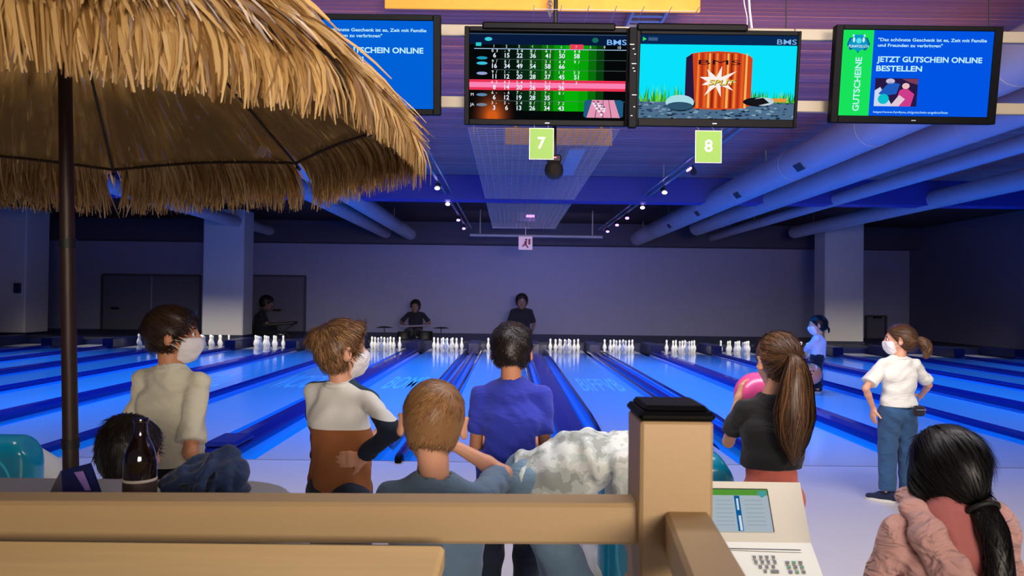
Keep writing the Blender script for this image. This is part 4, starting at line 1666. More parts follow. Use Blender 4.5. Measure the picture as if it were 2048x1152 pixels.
def split_shirt():
    """white chest, brown body, navy sleeves and shoulder stripe"""
    m = mat('cloth_colour_block', C(220, 220, 210), .9, bump=.2, bscale=400)
    nt = m.node_tree
    b = nt.nodes['Principled BSDF']
    tc = nt.nodes.new('ShaderNodeTexCoord')
    sp = nt.nodes.new('ShaderNodeSeparateXYZ')
    nt.links.new(tc.outputs['Object'], sp.inputs[0])

    def gt(sock, v):
        n = nt.nodes.new('ShaderNodeMath')
        n.operation = 'GREATER_THAN'
        nt.links.new(sock, n.inputs[0])
        n.inputs[1].default_value = v
        return n.outputs[0]

    def mul(a, c):
        n = nt.nodes.new('ShaderNodeMath')
        n.operation = 'MULTIPLY'
        nt.links.new(a, n.inputs[0])
        nt.links.new(c, n.inputs[1])
        return n.outputs[0]

    def mx(a, c, f):
        n = nt.nodes.new('ShaderNodeMix')
        n.data_type = 'RGBA'
        for sock, val in ((n.inputs[6], a), (n.inputs[7], c)):
            if isinstance(val, tuple):
                sock.default_value = val
            else:
                nt.links.new(val, sock)
        nt.links.new(f, n.inputs[0])
        return n.outputs[2]

    def neg(a):
        n = nt.nodes.new('ShaderNodeMath')
        n.operation = 'SUBTRACT'
        n.inputs[0].default_value = 1
        nt.links.new(a, n.inputs[1])
        return n.outputs[0]
    ab = nt.nodes.new('ShaderNodeMath')
    ab.operation = 'ABSOLUTE'
    nt.links.new(sp.outputs[0], ab.inputs[0])
    ax = ab.outputs[0]
    upper = gt(sp.outputs[2], .955)
    col = mx(C(158, 98, 54), C(232, 234, 226), upper)
    col = mx(col, C(20, 32, 54), mul(gt(ax, .152), neg(gt(sp.outputs[2], 1.02))))
    col = mx(col, C(36, 66, 88), mul(mul(gt(ax, .05), gt(sp.outputs[1], -.03)), gt(sp.outputs[2], 1.02)))
    nt.links.new(col, b.inputs['Base Color'])
    return m


def camo():
    m = mat('cloth_camouflage', C(220, 225, 220), .9, bump=.2, bscale=300)
    nt = m.node_tree
    b = nt.nodes['Principled BSDF']
    tc = nt.nodes.new('ShaderNodeTexCoord')
    n = nt.nodes.new('ShaderNodeTexNoise')
    n.inputs['Scale'].default_value = 11
    n.inputs['Detail'].default_value = 3
    r = nt.nodes.new('ShaderNodeValToRGB')
    r.color_ramp.interpolation = 'CONSTANT'
    els = r.color_ramp.elements
    els[0].color = C(166, 172, 167)
    els[1].position = .40
    els[1].color = C(194, 204, 199)
    x = els.new(.47)
    x.color = C(222, 228, 223)
    x = els.new(.60)
    x.color = C(200, 212, 205)
    x = els.new(.66)
    x.color = C(230, 234, 230)
    nt.links.new(tc.outputs['Object'], n.inputs[0])
    nt.links.new(n.outputs[0], r.inputs[0])
    nt.links.new(r.outputs[0], b.inputs['Base Color'])
    return m


BK = (C(16, 12, 11), C(44, 35, 30))
# --- boy in beige, masked, turned to the right
lo = foot(346, 3.0)
person('boy in a beige T-shirt and white mask turned right, beside the parasol pole', lo, -20, 1.45, dict(
    look=(-52, 2, 0), shirt=M['beige'], sleeve=.86, hem=-.055, trousers=M['blackshirt'], shoes=M['navy'], mask=True, seed=3, loose=1.02,
    sleevew=1.12, skin='skin2', foldamp=.008, hairmat=M['eyedark'],
    armR=((.165, .03, .70), (.3, -1, 0), ((.0, .15, -1), (-1, .2, 0), .3)),
    hair=short_hair('darkbrown', C(22, 15, 12), C(58, 40, 30), t=.017, n=3600, length=.05, lift=.003, nape=-.07, seed=4, grav=.2, jitter=.15, comb=(0, .6, 0))))

# --- boy in the colour-block shirt, hand on his back
lo = foot(684, 3.0)
rz = -24
person('boy in a white and brown shirt with navy sleeves, hand behind his hip', lo, rz, 1.385, dict(
    look=(-34, 6, 0), shirt=split_shirt(), collar=M['white'], sleeve=1.93, hem=.03, trousers=M['jeans'], shoes=M['navy'], mask=True, seed=5, foldamp=.008, loose=1.04,
    armR=(Lc(lo, rz, 728, 916, 2.86), (1.0, -.6, .0), (Wd(rz, -1, .12, -.12), Wd(rz, 0, 1, 0), .22)),
    armL=((-.06, .24, .86), (-.2, -.1, -1), ((.5, 1, .2), (0, 0, 1), .5)), thumb=-1, hairmat=M['eyedark'],
    hair=short_hair('lightbrown', C(72, 50, 32), C(168, 128, 86), C(116, 86, 56), t=.017, n=4200, length=.05, lift=.005, nape=-.08, seed=6, grav=.12, jitter=.16,
                    tuft=lambda g, hd: (hd.e(g, (-.035, -.085, .055), (.05, .045, .04), .03), hd.e(g, (0, .02, .09), (.06, .07, .03), .03)))))

# --- boy in blue, seen from behind
lo = foot(1022, 3.2)
person('boy in a plain royal blue T-shirt with short black hair', lo, 0, 1.372, dict(
    look=(-4, -2, 0), shirt=M['blue'], sleeve=.66, hem=.065, trousers=M['jeans'], shoes=M['navy'], seed=8, loose=1.08, skin='skin2', foldamp=.007, build=1.03,
    armR=((.11, .20, .82), (.2, -1, -.3), ((-.3, 1, .2), (-.6, 0, .6), .7)), armL=((-.11, .20, .84), (-.2, -1, -.3), ((.3, 1, .2), (.6, 0, .6), .7)),
    hairmat=M['eyedark'], legL=((-.09, .02, .37), (-.11, -.02, .07), (-.3, 1, 0)), legR=((.08, .03, .37), (.06, -.02, .07), (.2, 1, 0)),
    hair=short_hair('black', *BK, t=.013, n=4200, length=.03, lift=.004, nape=-.07, seed=9, grav=0, jitter=.25, tuft=lambda g, hd: hd.e(g, (0, .01, .075), (.068, .075, .045), .03))))

# --- boy in front, hands at his face
lo = foot(872, 1.93)
person('small boy in a slate T-shirt with cropped light brown hair, nearest the railing', lo, 4, 1.24, dict(
    look=(3, -4, 4), shirt=M['slate'], sleeve=.7, hem=.12, trousers=M['jeans'], shoes=M['navy'], seed=12, loose=1.1, build=.98, foldamp=.007,
    headc=Lc(lo, 4, 866, 845, 1.93),
    armR=(Lc(lo, 4, 893, 882, 2.12), (.2, .95, .12), ((-.6, .3, .5), (-.3, 0, .8), .8)),
    armL=(Lc(lo, 4, 852, 892, 2.10), (.1, .5, -1), ((.2, .2, 1), (.4, -.8, 0), .8)), hairmat=M['eyedark'],
    hair=short_hair('sandy', C(84, 58, 36), C(182, 138, 90), C(132, 96, 60), t=.007, n=5200, length=.026, width=.0022, lift=.002, nape=-.075, seed=14, grav=.05, jitter=.18, whorl=(.03, -.055, .085), noise=.001)))

# --- boy bending over the ball return
lo = (.12, 2.75, 0)
person('boy in a white camouflage T-shirt bending over, half hidden by the cream post', lo, -90, 1.36, dict(
    pelvis=(0, -.03, .79), chest=(0, .15, .895), neck=(0, .33, .925), headc=(0, .50, .93), look=(0, -62, 0), shirt=camo(), sleeve=.8, hem=.03, seed=21, loose=1.12,
    trousers=M['jeanslight'], shoes=M['navy'], foldamp=.010, foldfreq=40, build=1.12, folddir=(0, 1, .2),
    armR=((.14, .36, .42), (1, -.5, 0), ((0, .2, -1), (-1, 0, 0), .5)), armL=((-.14, .38, .44), (-1, -.5, 0), ((0, .2, -1), (1, 0, 0), .5)),
    legL=((-.09, .10, .40), (-.1, -.05, .07), (-.1, 1, 0)), legR=((.09, .16, .40), (.1, .06, .07), (.1, 1, 0)), hairmat=M['eyedark'],
    belly=(.03, .13, .17, .09),
    hair=short_hair('black', *BK, t=.016, n=2200, length=.04, lift=.01, seed=23)))


# --- girls' hair
def pony(key, c0, c1, c2, t, tie, path, radii, n, width, tiecol, seed=1, nape=-.1, flat=.6, wave=.15, nscalp=2600, band=True, fr=(0, .07, .06), ears=True, grav=0.0, tuft=None):
    def f(e, hd, spec):
        m = hair_mat(key, c0, c1, c2)
        g = hair_cap(hd, t=t, nape=nape, seed=seed, noise=.0015, front=fr, ears=ears, extra=(lambda gg: tuft(gg, hd)) if tuft else None)
        V, F = g.nets()
        tp = hd.p(*tie)
        st = scalp_strands(V, F, hd, nscalp, .085, .003, .002, seed=seed, target=tp, jitter=.05, segs=7, grav=grav)
        pts = [np.asarray(p, float) for p in path(hd, tp)]
        # smooth the path
        P = np.array(pts)
        u = np.linspace(0, len(P) - 1, 16)
        i0 = np.clip(u.astype(int), 0, len(P) - 2)
        ff = (u - i0)[:, None]
        P = P[i0] * (1 - ff) + P[i0 + 1] * ff
        for _ in range(3):
            P[1:-1] = (P[:-2] + 2 * P[1:-1] + P[2:]) / 4
        R = np.interp(np.linspace(0, 1, 16), np.linspace(0, 1, len(radii)), radii)
        tl = tail_strands(P, R, n, width, seed + 1, wave, flat)
        V2, F2 = join([(V, F.astype(np.int32)), st])
        mesh('hair', V2, F2, m, e, smooth=True)
        # core of the tail so that it is not see-through
        gg = Grid(P.min(0) - .12, P.max(0) + .12, .007)
        for i in range(15):
            gg.cone(P[i], P[i + 1], (R[i] * .8, R[i] * .8 * flat), (R[i + 1] * .8, R[i + 1] * .8 * flat), side=(1, 0, 0), k=.01)
        gg.fold(.003, 120, seed, (1, .2, 0))
        Vc, Fc = gg.nets()
        V3_, F3 = join([(Vc, Fc.astype(np.int32)), tl])
        tail = mesh('ponytail', V3_, F3, m, e, smooth=True)
        if band:
            d = nrm(P[1] - P[0])
            ax = nrm(np.cross(d, (1, 0, 0)))
            sx_ = np.cross(ax, d)
            ring = [tp + sx_ * math.cos(w) * radii[0] * 1.05 + ax * math.sin(w) * radii[0] * 1.05 for w in np.linspace(0, 2 * math.pi, 17)]
            autosmooth(MB().tube(ring, .006, 8).build('hair_tie', tiecol, tail), 60)
    return f


# --- girl with the long ponytail
lo = foot(1542, 3.1)
TIE = mat('hair_tie_cream', C(226, 206, 170), .6)
person('girl with a long brown ponytail, black T-shirt and coral trousers', lo, 2, 1.335, dict(
    look=(3, -3, 0), shirt=M['blackshirt'], sleeve=.66, hem=-.105, trousers=M['coral'], shoes=M['navy'], seed=31, loose=.98, build=.98, headk=1.02,
    headc=Lc(lo, 2, 1556, 722, 3.1),
    armL=(Lc(lo, 2, 1478, 795, 3.33), (-.3, -.1, -1.0), ((.3, .3, 1), (1, 0, .2), .5)),
    armR=(Lc(lo, 2, 1600, 745, 3.26), (.1, .2, -1.0), ((-.1, .1, 1), (-.7, .6, 0), .4)), hairmat=M['eyedark'],
    hair=pony('brown', C(40, 26, 16), C(116, 82, 50), C(70, 48, 30), .014, (.008, -.108, .022),
              lambda hd, tp: [tp, tp + V3(.0, -.045, .0), tp + V3(-.004, -.062, -.09), tp + V3(-.012, -.05, -.24), tp + V3(-.012, -.045, -.34), tp + V3(-.01, -.045, -.42)],
              (.014, .034, .066, .088, .062, .012), 1500, .004, TIE, 33, flat=.5)))

# pink ball held before her
def ball(center, r, m, label, hole_dir):
    e = empty('bowling_ball', center)
    u = np.linspace(0, math.pi, 17)
    autosmooth(MB().lathe([(r * math.sin(t) + 1e-5, -r * math.cos(t)) for t in u], 28).build('ball_shell', m, e), 80)
    hdv = Vector(hole_dir).normalized()
    q = hdv.to_track_quat('Z', 'Y').to_matrix()
    for a, b in ((-.02, .015), (.02, .015), (0, -.035)):
        p = (q @ Vector((a, b, 1 * math.sqrt(r * r - a * a - b * b)))) 
        d = p.normalized()
        MB().tube([p - d * .012, p + d * .0012], .012, 12).build('finger_hole', M['blackm'], e)
    tag(e, label, 'bowling ball')

ball(at(1514, 790, 3.37), .102, mat('ball_pink', C(246, 92, 160), .25, coat=.4), 'pink bowling ball held up by the girl with the ponytail', (.2, 1, .5))

# --- girl in white with jeans
lo = foot(1796, 5.58)
person('girl in a white T-shirt and blue jeans looking left in a mask', lo, 3, 1.315, dict(
    look=(62, 0, 0), shirt=M['white'], sleeve=.80, hem=-.03, trousers=M['jeansmid'], shoes=M['navy'], mask=True, seed=41, loose=1.06, build=1.0, legw=1.12, sleevew=1.25, foldamp=.008,
    armL=(Lc(lo, 3, 1747, 818, 5.58), (-1, -.5, 0), ((-.05, .1, -1), (1, .2, 0), .3)),
    armR=(Lc(lo, 3, 1842, 792, 5.84), (1, -1, -.4), ((-.4, 1, 0), (-.3, 0, -1), .5)), hairmat=M['eyedark'],
    legL=((-.075, .01, .36), (-.085, -.02, .066), (-.9, .7, 0)), legR=((.08, .02, .36), (.085, 0, .066), (.15, 1, 0)),
    hair=pony('midbrown', C(48, 32, 22), C(128, 90, 58), C(84, 58, 38), .014, (.005, -.108, .0),
              lambda hd, tp: [tp, tp + V3(.035, -.015, .005), tp + V3(.075, -.02, -.03), tp + V3(.085, -.02, -.09), tp + V3(.07, -.02, -.12)],
              (.012, .034, .046, .042, .02), 700, .0035, TIE, 43, flat=.9, wave=.8)))
# --- the mask bag at her hip
p = at(1838, 822, 5.42)
e = empty('waist_bag', p)
MB().box((0, 0, 0), (.085, .06, .075), bev=.018).build('pouch', M['darkcloth'], e)
MB().box((0, -.032, .012), (.07, .004, .006)).build('zip', M['steel'], e)
tag(e, 'small dark pouch at the hip of the girl in white', 'bag')

# --- far child in white
lo = (at(1634, 760, 12.3).x, 12.3, 0)
person('far child in a white long-sleeved top and mask standing on the lanes', lo, 62, 1.13, dict(
    look=(10, -6, 0), headk=1.42, shirt=M['greycloth'], sleeve=1.6, hem=.02, trousers=M['darkcloth'], shoes=M['navy'], mask=True, seed=51, build=1.62, res=.009, clothres=.012,
    armR=((.0, .22, .66), (1, -.3, -.6), ((-1, .2, .1), (0, -1, 0), .4)), armL=((-.0, .25, .62), (-1, -.3, -.6), ((1, .2, 0), (0, -1, 0), .4)), hairmat=M['eyedark'],
    hair=pony('black2', C(14, 11, 11), C(36, 28, 26), None, .012, (0, -.108, -.03), lambda hd, tp: [tp, tp + hd.R @ V3(0, -.02, -.04), tp + hd.R @ V3(0, -.01, -.1)], (.012, .03, .012), 200, .006, M['darkcloth'], 53, nape=-.09, nscalp=900)))
ball(at(1622, 748, 12.0), .17, mat('reflection_orange', C(246, 140, 90), .25, coat=.4), 'large orange ball standing in for a reflection in front of the far child in white', (-.3, -1, .3))  # ball shape added in place of an orange reflection on the lanes

# --- girl in the foreground with the blush hoodie
lo = foot(1880, 1.86)
J = person('girl in a blush pink hoodie with black hair, in the bottom right corner', lo, 2, 1.135, dict(
    look=(4, -6, 0), headk=.97, shirt=M['pinkhood'], shirtname='hoodie', sleeve=1.9, hem=.1, trousers=M['jeans'], shoes=M['navy'], seed=61, build=1.16, loose=1.05, foldamp=.008, collar=None,
    headc=Lc(lo, 2, 1893, 940, 1.86), neck=(0.01, -.02, .955),
    armL=((-.20, .10, .565), (-.3, -1, 0), ((.1, .3, -1), (1, 0, 0), .5)), armR=((.22, .10, .565), (.3, -1, 0), ((-.1, .3, -1), (-1, 0, 0), .5)), ears=False, hairmat=M['eyedark'],
    hair=pony('jet', C(8, 7, 7), C(26, 21, 20), C(14, 12, 12), .012, (.016, -.098, -.085),
              lambda hd, tp: [tp, tp + V3(.003, -.03, -.03), tp + V3(.0, -.062, -.10), tp + V3(-.012, -.075, -.20), tp + V3(-.02, -.08, -.32), tp + V3(-.02, -.08, -.42)],
              (.034, .038, .034, .04, .036, .012), 900, .004, M['blackm'], 63, nape=-.125, flat=.8, wave=.7, nscalp=3400, band=True, fr=(0, .10, .0), ears=False, tuft=lambda g, hd: [hd.e(g, (q * .058, .012, -.045), (.034, .045, .07), .03) for q in (-1, 1)])))
e, hd, j = J
N = j['N']
# hood lying open on the back: thick folded edges round a rose lining
g = Grid(N + V3(-.2, -.2, -.26), N + V3(.2, .14, .12), .005)
for q in (-1, 1):
    pl_ = [N + V3(q * .070, .045, .030), N + V3(q * .098, -.02, .016), N + V3(q * .092, -.078, -.022), N + V3(q * .055, -.112, -.095), N + V3(q * .012, -.122, -.165)]
    for i in range(4):
        g.cone(pl_[i], pl_[i + 1], (.030, .022), (.030, .022), side=(1, 0, 0), k=.012)
    g.cone(N + V3(q * .11, -.06, -.03), N + V3(q * .05, -.10, -.17), .022, .016, k=.02)
g.cone(N + V3(0, -.10, -.14), N + V3(0, -.105, -.20), (.06, .03), (.03, .02), side=(1, 0, 0), k=.03)
g.fold(.006, 60, 5)
g.build('hood', M['pinkhood'], e)
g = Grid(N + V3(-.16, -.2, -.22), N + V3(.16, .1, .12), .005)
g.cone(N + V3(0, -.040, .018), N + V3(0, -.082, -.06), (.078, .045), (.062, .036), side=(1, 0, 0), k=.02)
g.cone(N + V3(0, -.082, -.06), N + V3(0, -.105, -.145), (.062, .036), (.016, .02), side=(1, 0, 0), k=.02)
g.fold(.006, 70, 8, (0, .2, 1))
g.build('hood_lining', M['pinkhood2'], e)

# --- dark head behind the bottle
lo = foot(258, 2.3)
person('dark-haired child behind the brown bottle, only the head in view', lo, 6, 1.04, dict(
    look=(8, -8, 0), shirt=M['navy'], sleeve=.7, hem=.06, trousers=M['jeans'], shoes=M['navy'], seed=71, skin='skin2', hairmat=M['eyedark'],
    headc=Lc(lo, 6, 258, 905, 2.3),
    hair=short_hair('black', *BK, t=.015, n=3000, length=.04, lift=.003, nape=-.085, seed=73, jitter=.15)))


# --- dark figures at the far end of the lanes, sitting on the pit cover
def far_figure(px, Y, top_py, rz, label, arms=None, look=(0, -6, 0), wide=1.0):
    top = at(px, top_py, Y).z
    x = at(px, 640, Y).x
    z0 = .2
    hh = top - z0                      # sitting height
    k = hh / .80                       # scale of a sitter
    Ht = 1.35 * k
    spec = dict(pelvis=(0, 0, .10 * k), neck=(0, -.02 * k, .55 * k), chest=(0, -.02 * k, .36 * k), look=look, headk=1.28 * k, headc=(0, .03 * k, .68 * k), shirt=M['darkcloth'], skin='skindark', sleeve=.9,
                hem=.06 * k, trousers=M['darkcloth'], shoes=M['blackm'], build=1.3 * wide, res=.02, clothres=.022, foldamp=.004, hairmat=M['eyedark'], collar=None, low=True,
                legL=((-.12 * k, .30 * k, .12 * k), (-.13 * k, .34 * k, -.12 * k), (0, 1, 0)), legR=((.12 * k, .30 * k, .12 * k), (.13 * k, .34 * k, -.12 * k), (0, 1, 0)),
                hair=short_hair('black', *BK, t=.016, n=500, length=.04, width=.008, lift=.006, seed=int(px)))
    if arms:
        spec.update(arms(k))
    return person(label, (x, Y, z0), rz, Ht, spec)

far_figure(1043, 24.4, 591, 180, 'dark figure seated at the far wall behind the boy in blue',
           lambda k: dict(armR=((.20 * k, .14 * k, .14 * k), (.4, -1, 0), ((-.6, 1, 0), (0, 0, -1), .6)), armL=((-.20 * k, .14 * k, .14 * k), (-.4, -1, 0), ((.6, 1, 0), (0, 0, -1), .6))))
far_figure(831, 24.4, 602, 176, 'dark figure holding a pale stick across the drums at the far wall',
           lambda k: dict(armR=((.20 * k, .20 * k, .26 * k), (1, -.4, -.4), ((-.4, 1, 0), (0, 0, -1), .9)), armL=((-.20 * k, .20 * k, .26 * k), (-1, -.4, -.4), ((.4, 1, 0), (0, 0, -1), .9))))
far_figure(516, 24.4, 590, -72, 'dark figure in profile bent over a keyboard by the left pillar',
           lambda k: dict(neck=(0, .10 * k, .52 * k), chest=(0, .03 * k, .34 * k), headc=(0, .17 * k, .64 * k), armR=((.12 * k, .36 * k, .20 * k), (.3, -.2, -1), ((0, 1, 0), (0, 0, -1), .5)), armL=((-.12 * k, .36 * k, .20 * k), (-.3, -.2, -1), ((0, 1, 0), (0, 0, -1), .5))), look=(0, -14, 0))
# drums and sticks before the middle figure, keyboard before the left one
p = at(831, 664, 22.9)
e = empty('drum_kit', (p.x, 22.9, .2))
for dx, r, h, z in ((-.35, .2, .22, .12), (.3, .22, .24, .12)):
    autosmooth(MB().lathe([(r, 0), (r * 1.02, .01), (r, .02), (r, h - .02), (r * 1.02, h - .01), (r * .96, h)], 18, (dx, 0, 0)).build('drum', M['blackm'], e))
for dx in (-.95, .78):
    MB().tube([(dx, 0, 0), (dx, 0, .35)], .015, 6).build('stand', M['blackm'], e)
    autosmooth(MB().lathe([(.01, .02), (.12, .01), (.26, -.02), (.25, -.025), (.01, 0)], 18, (dx, 0, .36)).build('cymbal', M['blackm'], e))
tag(e, 'low dark drum kit before the figure with the stick', 'drum kit')
a, b = at(800, 653, 23.9), at(862, 651, 23.9)
tag(MB().tube([a, b], [.035, .03], 7).build('stick', mat('stick_pale', C(120, 110, 150), .6)), 'pale stick held across by the far dark drummer', 'stick')
a, b = at(540, 650, 23.4), at(592, 644, 23.4)
e = empty('keyboard', ((a.x + b.x) / 2, 23.4, .2))
hgt = (a.z + b.z) / 2 - .2
MB().box((0, 0, hgt), (b.x - a.x, .4, .09), Matrix.Rotation(-.08, 3, 'Y'), bev=.02).build('case', M['blackm'], e)
for sx_ in (-1, 1):
    MB().tube([(sx_ * .35, 0, hgt), (-sx_ * .25, 0, 0)], .025, 6).build('leg', M['blackm'], e)
tag(e, 'dark keyboard on crossed legs by the left far figure', 'keyboard')
# ------------------------------------------------------------------ railing, bar table, things on the near table
RY = 1.24
a, b = at(-140, 1003, RY), at(1272, 1008, RY)
ztop = (a.z + b.z) / 2
rail = empty('railing', (at(1350, 1000, RY).x, RY, 0))
rx = rail.location.x
L = b.x - a.x + .03
MB().box(((a.x + b.x) / 2 - rx, .034, ztop - .034), (L, .068, .068), Matrix.Rotation((a.z - b.z) / L, 3, 'Y'), bev=.006).build('top_rail', M['cream'], rail)
pa, pb = at(1282, 842, RY - .03), at(1428, 842, RY - .03)
pw = pb.x - pa.x
pcx = (pa.x + pb.x) / 2 - rx
MB().box((pcx, -.03 + .065, pa.z / 2), (pw, .13, pa.z), bev=.005).build('post', M['cream'], rail)
cap = MB()
cap.box((pcx, .035, pa.z + .007), (pw + .006, .136, .016), bev=.006)
cap.box((pcx, .035, pa.z + .018), (pw - .012, .118, .012), bev=.006)
cap.build('post_cap', M['black'], rail)
# rail leading back towards the photographer
s0, s1 = at(1378, 1030, 1.19), at(1452, 1180, .86)
d = s1 - s0
d.normalize()
mid = (s0 + s1) / 2
side = d.cross(Vector((0, 0, 1))).normalized()
upv = side.cross(d)
rot = Matrix((side, d, upv)).transposed()
MB().box((mid.x - rx, mid.y - RY, mid.z - .035), (.072, (s1 - s0).length + .06, .07), rot, bev=.006).build('return_rail', M['cream'], rail)
tag(rail, 'cream painted railing with a capped post across the foreground', 'railing')

# wooden bar table in front
tz = 1.095
c0 = at(890, 1090, 1.165)
tz = c0.z
t = empty('bar_table', (c0.x - .6, .9, 0))
MB().box((0, 0, tz - .018), (1.2, 2 * (1.165 - .9), .036), bev=.006).build('table_top', M['wood'], t)
for sx_ in (-1, 1):
    for sy_ in (-1, 1):
        MB().box((sx_ * .54, sy_ * .2, (tz - .036) / 2), (.05, .05, tz - .036), bev=.004).build('leg', M['blackm'], t)
MB().box((0, 2 * (1.165 - .9) / 2 + .003, tz - .012), (1.19, .006, .02)).build('edge_strip', M['blackm'], t)
tag(t, 'pale wooden bar table at the bottom left before the railing', 'table')

# high table beyond the railing
TZ = at(400, 960, 1.80).z
poly = []
bx0, bx1, by0, by1, rr = -2.0, at(566, 975, 1.62).x, 1.36, 1.80, .16
for cx, cy, a0 in ((bx1 - rr, by1 - rr, 0), (bx0 + rr, by1 - rr, 90), (bx0 + rr, by0 + rr, 180), (bx1 - rr, by0 + rr, 270)):
    for i in range(7):
        w = math.radians(a0 + 15 * i)
        poly.append((cx + rr * math.cos(w), cy + rr * math.sin(w)))
tb = empty('high_table', ((bx0 + bx1) / 2, 1.58, 0))
ox, oy = tb.location.x, 1.58
n = len(poly)
mb = MB()
mb.add([(x - ox, y - oy, z) for z in (TZ - .03, TZ) for x, y in poly], [tuple(range(n))[::-1], tuple(range(n, 2 * n))] + [(i, (i + 1) % n, n + (i + 1) % n, n + i) for i in range(n)])
mb.build('table_top', M['tabletop'], tb)
mb = MB()
mb.tube([(x - ox, y - oy, TZ - .012) for x, y in poly] + [(poly[0][0] - ox, poly[0][1] - oy, TZ - .012)], .009, 6)
autosmooth(mb.build('edge_band', M['steel'], tb))
for xx in (-.45, .45):
    MB().tube([(xx, 0, 0), (xx, 0, TZ - .03)], .035, 14).build('leg', M['steel'], tb)
    autosmooth(MB().lathe([(.2, 0), (.2, .01), (.05, .03)], 20, (xx, 0, 0)).build('foot', M['steel'], tb))
tag(tb, 'grey high table with rounded corners just behind the railing', 'table')

# brown bottle
p = at(281, 900, 1.60)
bt = empty('beer_bottle', (p.x, 1.60, TZ))
htop = at(275, 836, 1.60).z - TZ
k = htop / .26
prof = [(.028, 0), (.033, .006), (.0335, .02), (.0335, .125), (.031, .15), (.024, .178), (.016, .20), (.0135, .215), (.0128, .245), (.015, .247), (.0155, .254), (.0145, .2595), (.011, .26)]
autosmooth(MB().lathe([(r * .98, z * k) for r, z in prof], 32).build('glass', M['glass'], bt), 50)
autosmooth(MB().lathe([(.0334, .020 * k), (.0337, .021 * k), (.0337, .070 * k), (.0334, .071 * k)], 32).build('label_band', mat('bottle_label', C(60, 44, 40), .6, noise=.4, nscale=60), bt), 60)
MB().lathe([(.0336, .069 * k), (.0340, .070 * k), (.0340, .076 * k), (.0336, .077 * k)], 32).build('label_edge', M['paper'], bt)
tag(bt, 'dark brown glass bottle standing on the grey high table', 'bottle')

# folded flyer
p0 = at(150, 972, 1.60)
fl = empty('flyer', (p0.x, 1.60, TZ))
FM = mat('flyer_navy', C(26, 36, 92), .3, noise=.2, nscale=14)


def sheet(pts, m, name, par, th=.0012):
    pts = [Vector(q) for q in pts]
    nn = (pts[1] - pts[0]).cross(pts[2] - pts[0]).normalized() * th
    v = pts + [q + nn for q in pts]
    return mesh(name, v, [(0, 1, 2, 3), (7, 6, 5, 4), (0, 4, 5, 1), (1, 5, 6, 2), (2, 6, 7, 3), (3, 7, 4, 0)], m, par)

w = lambda px, py, Y: at(px, py, Y) - fl.location
zt = lambda v: Vector((v.x, v.y, .001))
b0, b1 = zt(w(128, 985, 1.55)), zt(w(216, 985, 1.55))
sheet([b0, b1, w(183, 926, 1.63), w(122, 942, 1.63)], FM, 'front_leaf', fl)
sheet([zt(w(100, 985, 1.66)), b0, w(122, 942, 1.63), w(118, 950, 1.66)], mat('flyer_grey', C(120, 120, 128), .5), 'back_leaf', fl)
fa, fb = w(140, 958, 1.587), w(172, 948, 1.60)
sheet([w(150, 945, 1.607) + Vector((0, -.003, 0)), w(172, 980, 1.56) + Vector((0, -.003, 0)), w(184, 980, 1.56) + Vector((0, -.003, 0)), w(168, 942, 1.607) + Vector((0, -.003, 0))], mat('flyer_violet', C(150, 120, 200), .4, noise=.4, nscale=40), 'print', fl)
tag(fl, 'navy folded flyer on the high table beside the parasol pole', 'flyer')

# denim jacket heap
c = at(404, 960, 1.68)
jk = empty('denim_jacket', (c.x, 1.68, TZ))
g = Grid((-.16, -.14, -.01), (.16, .14, .16), .005)
PX = 1500 / 1.66


def jp(px, py, dy=0):
    return V3((px - 400) / PX, dy, at(px, py, 1.66 + dy).z - TZ)

g.ell((0.012, .01, .008), (.092, .07, .026), None, .0)
g.cone(jp(322, 974, 0), jp(395, 934, .01), .012, .024, k=.012)
g.cone(jp(395, 938, .01), jp(452, 922, .02), .024, .020, k=.015)
g.cone(jp(452, 926, .0), jp(484, 950, -.01), .020, .018, k=.012)
for pts_, r0, r1 in (
        ([(434, 914, .0), (428, 935, -.03), (420, 985, -.07)], .010, .009), ([(452, 916, .0), (462, 940, -.03), (470, 990, -.06)], .011, .009),
        ([(330, 968, -.02), (372, 946, -.03), (418, 930, -.02)], .007, .008), ([(340, 985, -.04), (385, 962, -.05), (425, 950, -.04)], .008, .008),
        ([(400, 985, -.06), (408, 958, -.045), (430, 925, -.01)], .007, .006), ([(432, 908, .005), (448, 903, .008), (466, 914, .005)], .009, .010),
        ([(484, 935, -.01), (490, 960, -.03), (486, 990, -.05)], .010, .010), ([(446, 940, -.025), (448, 965, -.05), (444, 990, -.07)], .007, .007)):
    for i_ in range(2):
        g.cone(jp(*pts_[i_]), jp(*pts_[i_ + 1]), r0, r1, k=.014)
g.fold(.003, 95, 17)
g.cut((0, 0, .001), (0, 0, -1))
g.build('cloth', M['denim'], jk)
for xx, yy in ((430, 925), (455, 930)):
    pass
MB().tube([tuple(jp(427, 912, -.022)), tuple(jp(424, 935, -.045)), tuple(jp(418, 965, -.085))], .004, 6).build('seam', mat('denim_seam', C(24, 40, 78), .9), jk)
tag(jk, 'crumpled dark blue denim jacket on the grey high table', 'jacket')

